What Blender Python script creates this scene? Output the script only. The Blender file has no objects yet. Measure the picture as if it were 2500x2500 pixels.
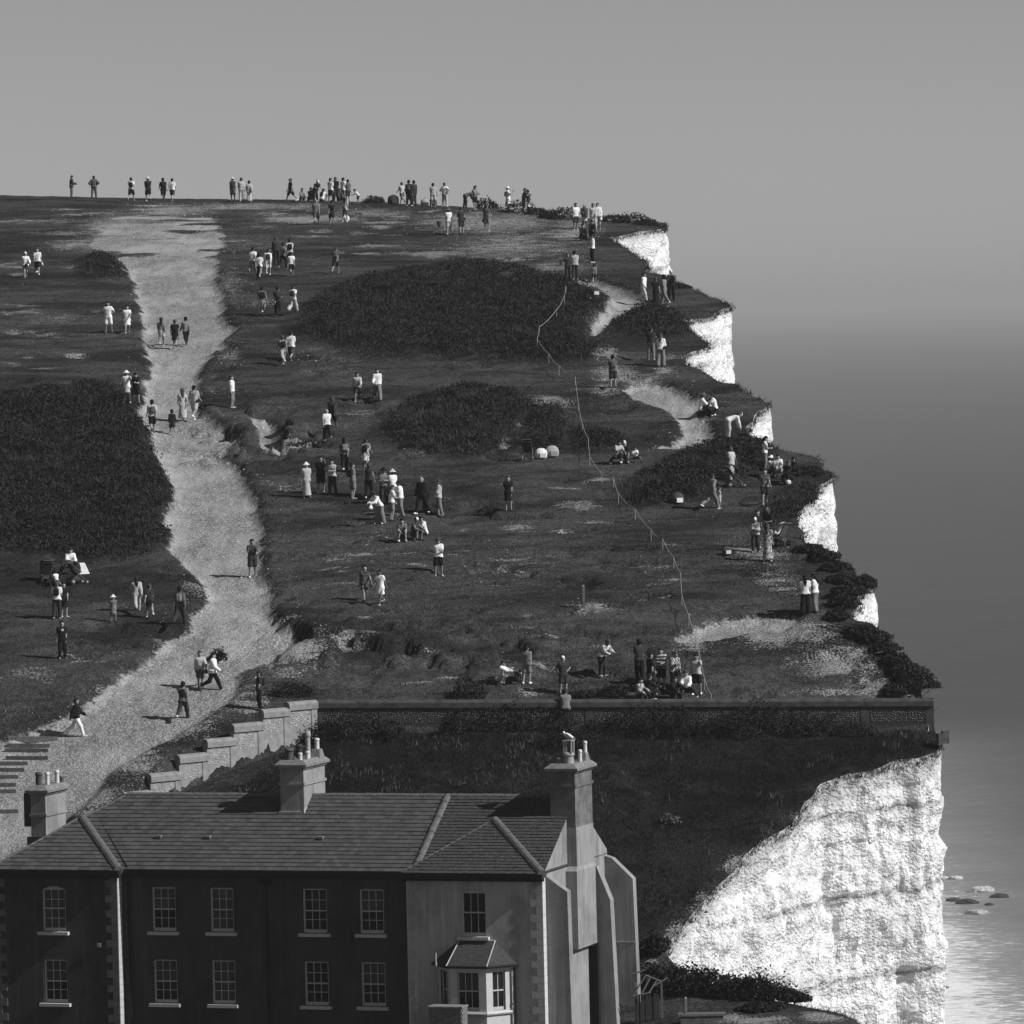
import bpy, math, random
import numpy as np
from mathutils import Matrix, Vector
random.seed(7); RNG = np.random.default_rng(11)
rad = math.radians
scene = bpy.context.scene
COL = scene.collection

# ------------------------------------------------------------------ camera
FPX = 14500.0                      # focal length in pixels of the 2500 px photograph
CAMZ = 40.0; SEA = -45.0
PITCH, ROLL = math.atan(510 / FPX), rad(1.3)
F = np.array([0, math.cos(PITCH), -math.sin(PITCH)])
U0 = np.array([0, math.sin(PITCH), math.cos(PITCH)]); R0 = np.array([1.0, 0, 0])
UP = math.cos(ROLL) * U0 + math.sin(ROLL) * R0
RT = math.cos(ROLL) * R0 - math.sin(ROLL) * U0
CAM = np.array([0, 0, CAMZ])
cd = bpy.data.cameras.new('camera'); cam = bpy.data.objects.new('camera', cd); COL.objects.link(cam)
cd.sensor_width = 36; cd.lens = 36 * FPX / 2500; cd.clip_start = 1; cd.clip_end = 120000
cam.matrix_world = Matrix(((RT[0], UP[0], -F[0], 0), (RT[1], UP[1], -F[1], 0), (RT[2], UP[2], -F[2], CAMZ), (0, 0, 0, 1)))
scene.camera = cam

# ------------------------------------------------------------------ sky and sun
SUN_EL, SUN_A = rad(38), rad(20.2)
w = bpy.data.worlds.new('World'); scene.world = w; w.use_nodes = True
nt = w.node_tree; nt.nodes.clear()
sky = nt.nodes.new('ShaderNodeTexSky'); sky.sky_type = 'NISHITA'; sky.sun_disc = False
sky.sun_elevation = SUN_EL; sky.sun_rotation = rad(90) + SUN_A; sky.altitude = 40
sky.air_density = 0.5; sky.dust_density = 0.36; sky.ozone_density = 1.0
bw = nt.nodes.new('ShaderNodeRGBToBW'); bg = nt.nodes.new('ShaderNodeBackground'); wo = nt.nodes.new('ShaderNodeOutputWorld')
bg.inputs['Strength'].default_value = 0.070
nt.links.new(sky.outputs[0], bw.inputs[0]); nt.links.new(bw.outputs[0], bg.inputs[0]); nt.links.new(bg.outputs[0], wo.inputs[0])
sl = bpy.data.lights.new('sun', 'SUN'); sl.energy = 5.0; sl.angle = rad(0.5); sl.color = (1, 1, 1)
so = bpy.data.objects.new('sun', sl); COL.objects.link(so)
SUNV = Vector((math.cos(SUN_EL) * math.cos(SUN_A), -math.cos(SUN_EL) * math.sin(SUN_A), math.sin(SUN_EL)))
so.rotation_euler = SUNV.to_track_quat('Z', 'Y').to_euler(); so.location = (150, 100, 120)
vs = scene.view_settings; vs.view_transform = 'Standard'; vs.look = 'None'; vs.exposure = 0.0; vs.gamma = 1; vs.use_curve_mapping = False
scene.render.engine = 'CYCLES'
scene.cycles.volume_bounces = 1; scene.cycles.max_bounces = 6; scene.cycles.use_denoising = True

# ------------------------------------------------------------------ projection helpers
def P(u, v, D):
    return CAM + D * (F + (u - 1250) / FPX * RT - (v - 1250) / FPX * UP)
def proj(p):
    q = np.asarray(p) - CAM
    d = q @ F
    return 1250 + FPX * (q @ RT) / d, 1250 - FPX * (q @ UP) / d
KV = np.array([(480, 33.5), (520, 35.5), (560, 37), (640, 39.3), (700, 41), (770, 43), (860, 45), (1000, 47.5), (1200, 51), (1400, 54.2), (1550, 56.5), (1700, 58.5), (1800, 59.3), (1900, 60.3), (2000, 61.2), (2110, 62), (2300, 63.5)])
def kpx(v): return np.interp(v, KV[:, 0], KV[:, 1])
def D0(u, v): return FPX / kpx(v) - 0.15 * (u - 1250) / kpx(v)

# ------------------------------------------------------------------ noise
def _h(ix, iy, iz, s):
    n = (ix.astype(np.uint32) * np.uint32(374761393) + iy.astype(np.uint32) * np.uint32(668265263) + iz.astype(np.uint32) * np.uint32(2246822519) + np.uint32(s * 3266489917 & 0xffffffff))
    n = (n ^ (n >> np.uint32(13))) * np.uint32(1274126177)
    n = n ^ (n >> np.uint32(16))
    return n.astype(np.float64) / 4294967295.0
def vn(x, y, z=0.0, s=0):
    x, y, z = np.broadcast_arrays(np.asarray(x, float), np.asarray(y, float), np.asarray(z, float))
    fx, fy, fz = np.floor(x), np.floor(y), np.floor(z)
    ix, iy, iz = (fx.astype(np.int64) & 0xffffffff), (fy.astype(np.int64) & 0xffffffff), (fz.astype(np.int64) & 0xffffffff)
    tx, ty, tz = x - fx, y - fy, z - fz
    tx = tx * tx * (3 - 2 * tx); ty = ty * ty * (3 - 2 * ty); tz = tz * tz * (3 - 2 * tz)
    r = 0
    for a in (0, 1):
        for b in (0, 1):
            for c in (0, 1):
                r = r + _h(ix + a, iy + b, iz + c, s) * (tx if a else 1 - tx) * (ty if b else 1 - ty) * (tz if c else 1 - tz)
    return r * 2 - 1
def fbm(x, y, z=0.0, s=0, o=4):
    r, a = 0, 1.0
    for i in range(o):
        r = r + a * vn(np.asarray(x) * 2 ** i, np.asarray(y) * 2 ** i, np.asarray(z) * 2 ** i, s + i); a *= .5
    return r / 1.9
def sstep(a, b, x):
    t = np.clip((x - a) / (b - a), 0, 1); return t * t * (3 - 2 * t)
def pip(u, v, poly):
    poly = np.asarray(poly, float); r = np.zeros(np.shape(u), bool)
    for (x0, y0), (x1, y1) in zip(poly, np.roll(poly, -1, 0)):
        if y0 == y1: continue
        c = ((y0 > v) != (y1 > v)) & (u < (x1 - x0) * (v - y0) / (y1 - y0) + x0)
        r ^= c
    return r

# ------------------------------------------------------------------ materials
MATS = {}
def newmat(name):
    m = bpy.data.materials.new(name); m.use_nodes = True
    n = m.node_tree; b = n.nodes['Principled BSDF']
    b.inputs['Specular IOR Level'].default_value = 0.2
    return m, n, b
def g3(v): return (v, v, v, 1)
def N(n, t, **kw):
    x = n.nodes.new(t)
    for k, v in kw.items():
        if k in ('operation', 'blend_type', 'data_type', 'attribute_name', 'feature', 'noise_dimensions', 'wave_type', 'bands_direction', 'distance', 'clamp', 'use_clamp'): setattr(x, k, v)
        else: x.inputs[k.replace('_', ' ')].default_value = v
    return x
def ramp(n, fac, stops):
    r = n.nodes.new('ShaderNodeValToRGB'); e = r.color_ramp.elements
    while len(e) < len(stops): e.new(0.5)
    for q, (p, c) in zip(e, stops): q.position = p; q.color = g3(c)
    n.links.new(fac, r.inputs[0]); return r.outputs[0]
def coords(n, scale=(1, 1, 1), kind='Object', rot=(0, 0, 0)):
    t = n.nodes.new('ShaderNodeTexCoord'); m = n.nodes.new('ShaderNodeMapping')
    m.inputs['Scale'].default_value = scale; m.inputs['Rotation'].default_value = rot
    n.links.new(t.outputs[kind], m.inputs[0]); return m.outputs[0]
def noise(n, vec, scale, detail=4, rough=.55):
    x = n.nodes.new('ShaderNodeTexNoise'); x.inputs['Scale'].default_value = scale; x.inputs['Detail'].default_value = detail; x.inputs['Roughness'].default_value = rough
    n.links.new(vec, x.inputs['Vector']); return x.outputs['Fac']
def math_(n, op, a, b=None, c=None):
    x = n.nodes.new('ShaderNodeMath'); x.operation = op
    for i, q in enumerate((a, b, c)):
        if q is None: continue
        if isinstance(q, (int, float)): x.inputs[i].default_value = q
        else: n.links.new(q, x.inputs[i])
    return x.outputs[0]
def mix(n, fac, a, b):
    x = n.nodes.new('ShaderNodeMix'); x.data_type = 'RGBA'
    for k, q in ((0, fac), (6, a), (7, b)):
        sock = x.inputs[k]
        if isinstance(q, (int, float)): sock.default_value = q if k == 0 else g3(q)
        else: n.links.new(q, sock)
    return x.outputs[2]
def attr(n, name):
    x = n.nodes.new('ShaderNodeAttribute'); x.attribute_name = name; return x.outputs['Fac']
def bump(n, b, h, dist, strength=1.0):
    x = n.nodes.new('ShaderNodeBump'); x.inputs['Distance'].default_value = dist; x.inputs['Strength'].default_value = strength
    n.links.new(h, x.inputs['Height']); n.links.new(x.outputs[0], b.inputs['Normal'])
def plain(v, rough=.85, var=.15, scale=6.0, spec=.2, key=None, bmp=0):
    """mottled single-tone material"""
    k = key or ('p', round(v, 3), rough, var, scale, spec, bmp)
    if k in MATS: return MATS[k]
    m, n, b = newmat('tone_%03d' % int(v * 1000))
    c = coords(n); f = noise(n, c, scale, 5)
    n.links.new(ramp(n, f, [(.25, v * (1 - var)), (.75, min(1, v * (1 + var)))]), b.inputs['Base Color'])
    b.inputs['Roughness'].default_value = rough; b.inputs['Specular IOR Level'].default_value = spec
    if bmp: bump(n, b, f, bmp)
    MATS[k] = m; return m

# ------------------------------------------------------------------ mesh helpers
def mesh_np(name, V, Fq, mat=None, smooth=False, attrs=None):
    V = np.asarray(V, np.float32); me = bpy.data.meshes.new(name)
    if isinstance(Fq, np.ndarray):
        nf, k = Fq.shape
        me.vertices.add(len(V)); me.vertices.foreach_set('co', V.ravel())
        me.loops.add(nf * k); me.loops.foreach_set('vertex_index', Fq.astype(np.int32).ravel())
        me.polygons.add(nf); me.polygons.foreach_set('loop_start', np.arange(0, nf * k, k, dtype=np.int32))
        me.update(calc_edges=True)
    else:
        me.from_pydata(V.tolist(), [], Fq)
    me.polygons.foreach_set('use_smooth', np.full(len(me.polygons), smooth))
    for a, d in (attrs or {}).items():
        x = me.attributes.new(a, 'FLOAT', 'POINT'); x.data.foreach_set('value', np.asarray(d, np.float32))
    if mat: me.materials.append(mat)
    return me
def link(name, me, parent=None, loc=None, rotz=0.0):
    o = bpy.data.objects.new(name, me); COL.objects.link(o)
    if parent is not None: o.parent = parent
    if loc is not None: o.location = tuple(loc)
    if rotz: o.rotation_euler = (0, 0, rotz)
    return o
def tag(o, label=None, cat=None, group=None, kind=None):
    if label: o['label'] = label
    if cat: o['category'] = cat
    if group: o['group'] = group
    if kind: o['kind'] = kind
    return o
def empty(name, loc, rotz=0.0):
    o = link(name, None, None, loc, rotz); o.empty_display_size = .3; return o
class MB:
    """collects simple solids into one mesh"""
    def __init__(s): s.v = []; s.f = []
    def add(s, vs, fs):
        o = len(s.v); s.v += [tuple(map(float, p)) for p in vs]; s.f += [tuple(i + o for i in q) for q in fs]; return s
    def box(s, x0, x1, y0, y1, z0, z1):
        return s.add([(x0, y0, z0), (x1, y0, z0), (x1, y1, z0), (x0, y1, z0), (x0, y0, z1), (x1, y0, z1), (x1, y1, z1), (x0, y1, z1)],
                     [(0, 3, 2, 1), (4, 5, 6, 7), (0, 1, 5, 4), (1, 2, 6, 5), (2, 3, 7, 6), (3, 0, 4, 7)])
    def frustum(s, r0, r1, z0, z1):
        (a, b, c, d), (e, f, g, h) = r0, r1
        return s.add([(a, c, z0), (b, c, z0), (b, d, z0), (a, d, z0), (e, g, z1), (f, g, z1), (f, h, z1), (e, h, z1)],
                     [(0, 3, 2, 1), (4, 5, 6, 7), (0, 1, 5, 4), (1, 2, 6, 5), (2, 3, 7, 6), (3, 0, 4, 7)])
    def prism(s, poly, axis, a, b):
        """poly extruded along axis between a and b; poly holds the two other coordinates in order"""
        def q(p, t):
            return {'x': (t, p[0], p[1]), 'y': (p[0], t, p[1]), 'z': (p[0], p[1], t)}[axis]
        n = len(poly)
        return s.add([q(p, a) for p in poly] + [q(p, b) for p in poly],
                     [tuple(range(n)), tuple(range(2 * n - 1, n - 1, -1))] + [(i, n + i, n + (i + 1) % n, (i + 1) % n) for i in range(n)])
    def tube(s, p0, p1, r0, r1=None, n=8, cap=True):
        r1 = r0 if r1 is None else r1
        p0, p1 = np.asarray(p0, float), np.asarray(p1, float); d = p1 - p0; d = d / (np.linalg.norm(d) + 1e-9)
        a = np.cross(d, (0, 0, 1) if abs(d[2]) < .9 else (1, 0, 0)); a /= np.linalg.norm(a); b = np.cross(d, a)
        vs = []
        for p, r in ((p0, r0), (p1, r1)):
            for i in range(n):
                t = 2 * math.pi * i / n; vs.append(p + r * (math.cos(t) * a + math.sin(t) * b))
        fs = [(i, (i + 1) % n, n + (i + 1) % n, n + i) for i in range(n)]
        if cap: fs += [tuple(range(n - 1, -1, -1)), tuple(range(n, 2 * n))]
        return s.add(vs, fs)
    def lathe(s, c, prof, n=12):
        k = len(prof); vs = []
        for r, z in prof:
            for i in range(n):
                t = 2 * math.pi * i / n; vs.append((c[0] + r * math.cos(t), c[1] + r * math.sin(t), c[2] + z))
        fs = [(j * n + i, j * n + (i + 1) % n, (j + 1) * n + (i + 1) % n, (j + 1) * n + i) for j in range(k - 1) for i in range(n)]
        fs += [tuple(range(n - 1, -1, -1)), tuple(range((k - 1) * n, k * n))]
        return s.add(vs, fs)
    def mesh(s, name, mat, smooth=False): return mesh_np(name, s.v, s.f, mat, smooth)
    def build(s, name, mat, parent=None, loc=None, rotz=0.0, smooth=False):
        return link(name, s.mesh(name, mat, smooth), parent, loc, rotz)
# ------------------------------------------------------------------ land surface: control points -> smooth height field
def vsky(u): return np.interp(u, [-600, 0, 300, 600, 950, 1200, 1400, 1560, 1800], [474, 480, 487, 490, 495, 507, 530, 545, 565])
def dsky(u): return np.interp(u, [-600, 1000, 1300, 1600, 1900], [433, 433, 415, 398, 390])
GV = np.array([(1772, 246.3), (1850, 243.5), (1950, 240), (2100, 235.5), (2250, 232.3), (2350, 230.6)])
cp = []
for u in (-700, -450, -200, 50, 300, 550, 800, 1050, 1300, 1550, 1800, 2100, 2400):
    cp.append(P(u, vsky(u), dsky(u)))
    for dv, dd in ((7, 22), (40, 62), (85, 120)): cp.append(P(u, vsky(u) + dv, dsky(u) + dd))
    for v in (520, 560, 610, 660, 720, 800, 900, 1000, 1100, 1200, 1320, 1440, 1560, 1640):
        if v > vsky(u) + 25: cp.append(P(u, v, D0(u, v)))
for u in (800, 1000, 1200, 1450, 1700, 1950, 2200, 2450):
    cp.append(P(u, 1742, 248.4))
    for v, d in GV: cp.append(P(u, v, d))
    cp.append(P(u, 2445 + 75 * (u < 1480), 225.5)); cp.append(P(u, 2530 + 110 * (u < 1480), 219.5)); cp.append(P(u, 2700 + 90 * (u < 1480), 208)); cp.append(P(u, 2980, 190))
for u in (-700, -450, -250, -100, 30, 180):
    for v in (1720, 1800, 1900, 2000, 2110): cp.append(P(u, v, D0(u, v)))
    cp.append(P(u, 2500, 229)); cp.append(P(u, 2640, 221)); cp.append(P(u, 2790, 208)); cp.append(P(u, 2980, 190))
for u, v, d in ((350, 1760, 246.5), (350, 1850, 243), (330, 1930, 241), (480, 1760, 247), (600, 1735, 248.2), (460, 1830, 244.6),
                (480, 1955, 240.2), (560, 1900, 242), (650, 1840, 244.2), (740, 1785, 246.2), (420, 2020, 238), (560, 2020, 238), (300, 2060, 236.5),
                (420, 2250, 232.5), (600, 2250, 232.5), (420, 2510, 227), (600, 2510, 227), (420, 2650, 219), (600, 2650, 219), (600, 2980, 190), (400, 2980, 190)):
    cp.append(P(u, v, d))
cp = np.array(cp); cx, cy, cz = cp.T
def tps(r2): return .5 * r2 * np.log(r2 + 1e-9)
A = tps((cx[:, None] - cx) ** 2 + (cy[:, None] - cy) ** 2) / 1000; n_ = len(cp)
A += np.eye(n_) * 0.02
B = np.zeros((n_ + 3, n_ + 3)); B[:n_, :n_] = A
Q = np.c_[np.ones(n_), cx / 100, cy / 100]; B[:n_, n_:] = Q; B[n_:, :n_] = Q.T
W = np.linalg.solve(B, np.r_[cz, 0, 0, 0])
def hbase(x, y):
    sh = np.shape(x); x = np.ravel(x); y = np.ravel(y); out = np.empty(len(x))
    for i in range(0, len(x), 20000):
        a, b = x[i:i + 20000], y[i:i + 20000]
        out[i:i + 20000] = (tps((a[:, None] - cx) ** 2 + (b[:, None] - cy) ** 2) / 1000) @ W[:n_] + W[n_] + W[n_ + 1] * a / 100 + W[n_ + 2] * b / 100
    return out.reshape(sh)

# ------------------------------------------------------------------ cliff edge (photo pixels -> plan)
EDGE = [(1400, 720, 1100), (1430, 660, 850), (1460, 600, 660), (1480, 565, 540), (1560, 560, 480), (1610, 552, 430), (1622, 551), (1600, 557), (1560, 563), (1520, 571), (1483, 580), (1500, 590), (1526, 606), (1552, 622), (1576, 640), (1580, 652), (1578, 664),
        (1611, 669), (1645, 686), (1675, 700), (1720, 719), (1755, 732), (1785, 748), (1762, 759), (1730, 771), (1682, 782), (1659, 790), (1672, 803), (1701, 826), (1732, 838), (1729, 847), (1688, 856), (1661, 873),
        (1682, 891), (1724, 913), (1763, 933), (1795, 939), (1808, 952), (1834, 965), (1863, 977), (1874, 984), (1850, 1008), (1824, 1036), (1827, 1058), (1850, 1076), (1891, 1094), (1936, 1104), (1975, 1110), (2004, 1123), (2017, 1146),
        (2036, 1167), (2014, 1181), (1988, 1195), (1993, 1210), (1985, 1236), (1953, 1259), (1940, 1283), (1956, 1296), (1968, 1316), (2004, 1328), (2030, 1359), (2069, 1376), (2084, 1398), (2114, 1409), (2131, 1436),
        (2095, 1463), (2091, 1490), (2082, 1511), (2090, 1522), (2124, 1527), (2143, 1546), (2166, 1559), (2182, 1588), (2205, 1604), (2243, 1630), (2262, 1656), (2264, 1676), (2268, 1700),
        (2284, 1765, 247.4), (2290, 1785, 246.5), (2291, 1803, 245.4), (2280, 1813, 244.9), (2255, 1822, 244.5), (2200, 1838, 244), (2120, 1868, 242.9), (2060, 1884, 242.3), (2000, 1899, 241.8), (1968, 1948, 240), (1930, 2015, 238), (1850, 2062, 236.6), (1760, 2145, 234.5),
        (1690, 2220, 233), (1645, 2290, 231.7), (1620, 2347, 230.6), (1655, 2366, 229.8), (1720, 2395, 228.6), (1800, 2425, 227.3), (1900, 2452, 226), (2040, 2482, 224), (2120, 2520, 221), (2230, 2620, 214), (2330, 2760, 205), (2380, 2980, 192)]
EP = np.array([P(e[0], e[1], e[2] if len(e) > 2 else D0(e[0], e[1])) for e in EDGE])[:, :2]
def resample(p, d):
    s = np.r_[0, np.cumsum(np.linalg.norm(np.diff(p, axis=0), axis=1))]; t = np.arange(0, s[-1], d)
    return np.c_[np.interp(t, s, p[:, 0]), np.interp(t, s, p[:, 1])], t
EL, ES = resample(EP, .3)
EL[:, 0] += .22 * fbm(ES / 1.5, 0 * ES, 0, 3); EL[:, 1] += .3 * fbm(ES / 1.2, 0 * ES + 9, 0, 5)
LAND = np.r_[[(-200, 1110)], EL, [(EL[-1, 0], 120)], [(-200, 120)]]

# ------------------------------------------------------------------ where the ground is bare, scrubby, worn (outlines read off the photograph)
PATH = [(330, 500), (300, 520), (250, 540), (215, 600), (290, 632), (340, 690), (330, 715), (350, 750), (355, 790), (345, 830), (360, 860), (370, 905), (345, 930), (355, 960), (330, 1010), (365, 1060), (375, 1110), (395, 1150), (425, 1200), (420, 1230), (400, 1270), (425, 1300), (420, 1340), (440, 1370), (500, 1400), (505, 1440), (500, 1470), (455, 1520), (400, 1560), (320, 1620), (250, 1690), (150, 1750), (60, 1790), (-200, 1815), (-200, 2150), (45, 2150), (60, 1990), (120, 1900), (170, 1835),
        (250, 1780), (350, 1742), (400, 1715), (450, 1690), (520, 1670), (600, 1630), (700, 1590), (760, 1562), (700, 1530), (660, 1490), (660, 1450), (645, 1400), (640, 1330), (630, 1260), (610, 1190), (590, 1140), (540, 1100), (590, 1075), (560, 1050), (520, 1030), (490, 1000), (490, 940), (495, 900), (515, 850), (560, 850), (550, 822), (590, 792), (555, 785), (545, 750), (550, 720), (530, 680), (530, 625), (550, 590), (530, 540), (480, 500)]
PATHS = [PATH,
         [(1350, 690), (1440, 680), (1500, 690), (1560, 718), (1595, 748), (1565, 765), (1500, 790), (1460, 820), (1430, 832), (1450, 790), (1480, 755), (1495, 735), (1450, 712)],
         [(1540, 930), (1620, 930), (1700, 960), (1765, 985), (1690, 1000), (1740, 1050), (1745, 1085), (1650, 1097), (1585, 1090), (1680, 1060), (1640, 1000), (1560, 975), (1520, 950)],
         [(1640, 1560), (1720, 1512), (1850, 1497), (1960, 1500), (1925, 1528), (1800, 1540), (1700, 1568)],
         [(600, 1640), (575, 1690), (500, 1735), (420, 1790), (320, 1840), (240, 1915), (160, 2000), (130, 2060), (60, 2110), (60, 1990), (120, 1900), (170, 1835), (250, 1780), (350, 1742), (450, 1690)],
         [(610, 1015), (660, 1010), (690, 1060), (780, 1090), (690, 1100), (640, 1070)],
         [(1200, 1115), (1230, 1080), (1290, 1010), (1310, 1000), (1265, 1060), (1215, 1110)]]
# soft worn areas: u, v, half width, half height, strength
SOFT = [(620, 505, 330, 12, .55), (760, 535, 160, 12, .7), (310, 565, 150, 60, .62), (190, 600, 120, 18, .5), (420, 515, 120, 20, .6), (90, 540, 160, 10, .45), (1180, 545, 240, 38, .56), (1250, 600, 230, 58, .48), (1400, 565, 90, 50, .52), (900, 520, 160, 14, .5), (620, 600, 140, 40, .32), (1050, 620, 140, 8, .62), (1370, 650, 120, 30, .45), (150, 570, 140, 8, .5), (60, 760, 100, 8, .5), (40, 810, 80, 6, .5), (130, 780, 120, 25, .38),
        (1440, 1480, 80, 18, .62), (1290, 1500, 20, 15, .45), (1270, 1290, 60, 14, .5), (1410, 1235, 80, 18, .55), (1480, 1170, 60, 6, .6), (1350, 975, 90, 14, .5), (560, 700, 50, 60, .40), (640, 740, 50, 20, .45), (560, 870, 60, 30, .42), (830, 1560, 120, 20, .5), (720, 1640, 120, 30, .42), (520, 1690, 130, 55, .62), (410, 1765, 140, 60, .64), (290, 1850, 120, 70, .66), (200, 1930, 90, 70, .66), (600, 1720, 80, 35, .5), (700, 1600, 140, 40, .55), (560, 1560, 90, 50, .6),
        (1900, 1545, 190, 48, .58), (2040, 1615, 150, 60, .54), (2130, 1680, 110, 32, .6), (1990, 1690, 120, 14, .5), (1850, 1350, 110, 50, .48), (1900, 1420, 90, 60, .4), (1700, 1580, 60, 25, .5), (1475, 865, 55, 28, .55), (1500, 910, 65, 28, .6), (1480, 950, 50, 30, .45), (1560, 925, 70, 18, .6), (1620, 905, 50, 16, .5), (1300, 1690, 60, 12, .6), (480, 1430, 60, 30, .45), (350, 1640, 60, 30, .4), (60, 1650, 120, 25, .4), (1010, 1100, 120, 15, .35), (700, 1180, 100, 20, .38), (870, 1010, 120, 20, .35), (1590, 640, 30, 10, .4), (1650, 870, 60, 16, .45), (1950, 1990, 26, 30, .48), (1880, 2045, 36, 24, .48), (1790, 2115, 44, 32, .52), (1710, 2195, 42, 40, .55), (1650, 2275, 36, 45, .56), (1605, 2335, 30, 30, .5), (1820, 2492, 150, 16, .62), (2010, 2485, 90, 14, .62), (1230, 1380, 300, 120, .26), (900, 1350, 260, 150, .26), (800, 880, 180, 60, .3)]
_r = random.Random(77)
for (a0, a1, b0, b1, k_) in ((0, 330, 505, 680, 16), (0, 260, 740, 900, 10), (560, 1000, 505, 620, 14), (960, 1450, 515, 690, 22), (700, 1250, 1230, 1440, 16), (1250, 1700, 1150, 1480, 14), (650, 1500, 1500, 1690, 16), (60, 420, 1560, 1700, 8)):
    for _ in range(k_): SOFT.append((_r.uniform(a0, a1), _r.uniform(b0, b1), _r.uniform(25, 85), _r.uniform(3, 7), _r.uniform(.42, .6)))
SCRUB = {'big': [(740, 760), (800, 720), (870, 690), (960, 665), (1120, 650), (1250, 660), (1360, 690), (1440, 705), (1487, 725), (1470, 760), (1430, 800), (1425, 840), (1488, 850), (1490, 880), (1400, 890), (1260, 885), (1100, 870), (960, 875), (850, 860), (770, 830), (725, 800)],
         'middle': [(930, 1050), (970, 1000), (1050, 970), (1150, 948), (1240, 960), (1300, 975), (1305, 1000), (1270, 1040), (1215, 1105), (1150, 1115), (1040, 1105), (960, 1085)],
         'tail': [(1260, 1095), (1300, 1040), (1325, 995), (1360, 990), (1372, 1030), (1375, 1080), (1350, 1100)],
         'right_tail': [(1405, 1095), (1410, 1050), (1440, 1035), (1490, 1060), (1530, 1090), (1470, 1098)],
         'left': [(-300, 990), (0, 970), (120, 955), (250, 940), (300, 950), (320, 985), (350, 1005), (365, 1055), (375, 1105), (395, 1150), (425, 1200), (415, 1240), (395, 1270), (415, 1310), (400, 1345), (300, 1365), (150, 1370), (0, 1350), (-300, 1350)],
         'lip': [(1470, 820), (1500, 785), (1560, 757), (1630, 760), (1665, 790), (1700, 815), (1650, 828), (1560, 825), (1500, 828)],
         'shoulder': [(1510, 1215), (1550, 1180), (1600, 1150), (1680, 1110), (1760, 1080), (1850, 1080), (1885, 1100), (1870, 1150), (1800, 1165), (1740, 1175), (1740, 1215), (1640, 1235), (1560, 1230)],
         'dot': [(205, 650), (225, 630), (270, 632), (300, 660), (285, 685), (230, 690)],
         'rim': [(1890, 1215), (1960, 1180), (1990, 1200), (1985, 1236), (1953, 1262), (1935, 1290), (1890, 1300), (1870, 1260)]}
def masks(u, v, x, y):
    du = 20 * fbm(x / 1.1, y / 2.5, 0, 21) + 12 * fbm(x / .45, y / .9, 0, 31); dv = 6 * fbm(x / 1.1, y / 2.5, 0, 22) + 3 * fbm(x / .4, y / .8, 0, 23)
    k = kpx(v) / 50
    uu, vv = u + du * k, v + dv * k
    bare = np.zeros(u.shape)
    for p in PATHS: bare = np.maximum(bare, pip(uu, vv, p) * 1.0)
    brk = fbm(x / 3.5, y / 1.5, 0, 25) + .5 * fbm(x / .8, y / .6, 0, 26)
    bare = bare * np.where(v < 660, sstep(-.45, .25, brk + (v - 560) / 200), 1)
    soft = np.zeros(u.shape)
    for a, b, c, d, s in SOFT: soft = np.maximum(soft, 1.3 * s * np.exp(-(((uu - a) / c) ** 2 + ((vv - b) / d) ** 2)))
    sc = np.zeros(u.shape)
    for p in SCRUB.values(): sc = np.maximum(sc, pip(uu, vv, p) * 1.0)
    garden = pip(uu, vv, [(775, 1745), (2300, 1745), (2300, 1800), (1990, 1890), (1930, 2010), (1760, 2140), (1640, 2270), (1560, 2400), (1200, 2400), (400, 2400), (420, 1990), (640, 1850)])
    return bare, soft, sc, garden
def blur(m, r):
    for ax in (0, 1):
        a = m.copy()
        for k in range(1, r + 1): a += np.roll(m, k, ax) + np.roll(m, -k, ax)
        m = a / (2 * r + 1)
    return m
GX = np.arange(-41, 24, .2); GY = np.arange(198, 446, .25)
X, Y = np.meshgrid(GX, GY)                                  # rows along y
HB = hbase(X, Y)
gu, gv = proj(np.stack([X, Y, HB], -1))
bare, soft, scr, gar = masks(gu, gv, X, Y)
gardenf = blur(gar * 1.0, 3)
bareb = blur(bare, 2); scrb = blur(scr, 4)
gu0 = (gu > -250)
def wall_drop(a, b_, dep, fall):
    a, b_ = np.array(a[:2]), np.array(b_[:2]); d = b_ - a; L_ = np.linalg.norm(d); d /= L_; xx = (X - a[0]) * d[0] + (Y - a[1]) * d[1]; yy = (X - a[0]) * d[1] - (Y - a[1]) * d[0]
    return dep * sstep(-.12, .1, yy) * np.exp(-np.clip(yy, 0, None) / fall) * ((xx > -.1) & (xx < L_ + .3))
HB = HB - np.maximum(wall_drop(P(768, 1709, 248.5), P(2279, 1704, 247.7), .9, 4), wall_drop(P(300, 1931, 241), P(770, 1711, 248.3), 1.15, 2.6))
Hh = HB - .40 * blur(bare, 1) * sstep(560, 720, gv)
Hh = Hh + scrb * (.34 + .42 * fbm(X / 1.9, Y / 2.6, 0, 41) + .16 * fbm(X / .7, Y / .9, 0, 43))
field = 1 - np.clip(bareb, 0, 1)
Hh = Hh + field * (.10 * fbm(X / 3.2, Y / 2.2, 0, 51) + .05 * fbm(X / .9, Y / .8, 0, 52))
hollow = sstep(.22, .34, fbm(X / 2.6, Y / 1.6, 0, 61)) * field * (1 - scrb) * sstep(700, 1000, gv) * (gv < 1720)
Hh = Hh - .26 * hollow
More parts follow.
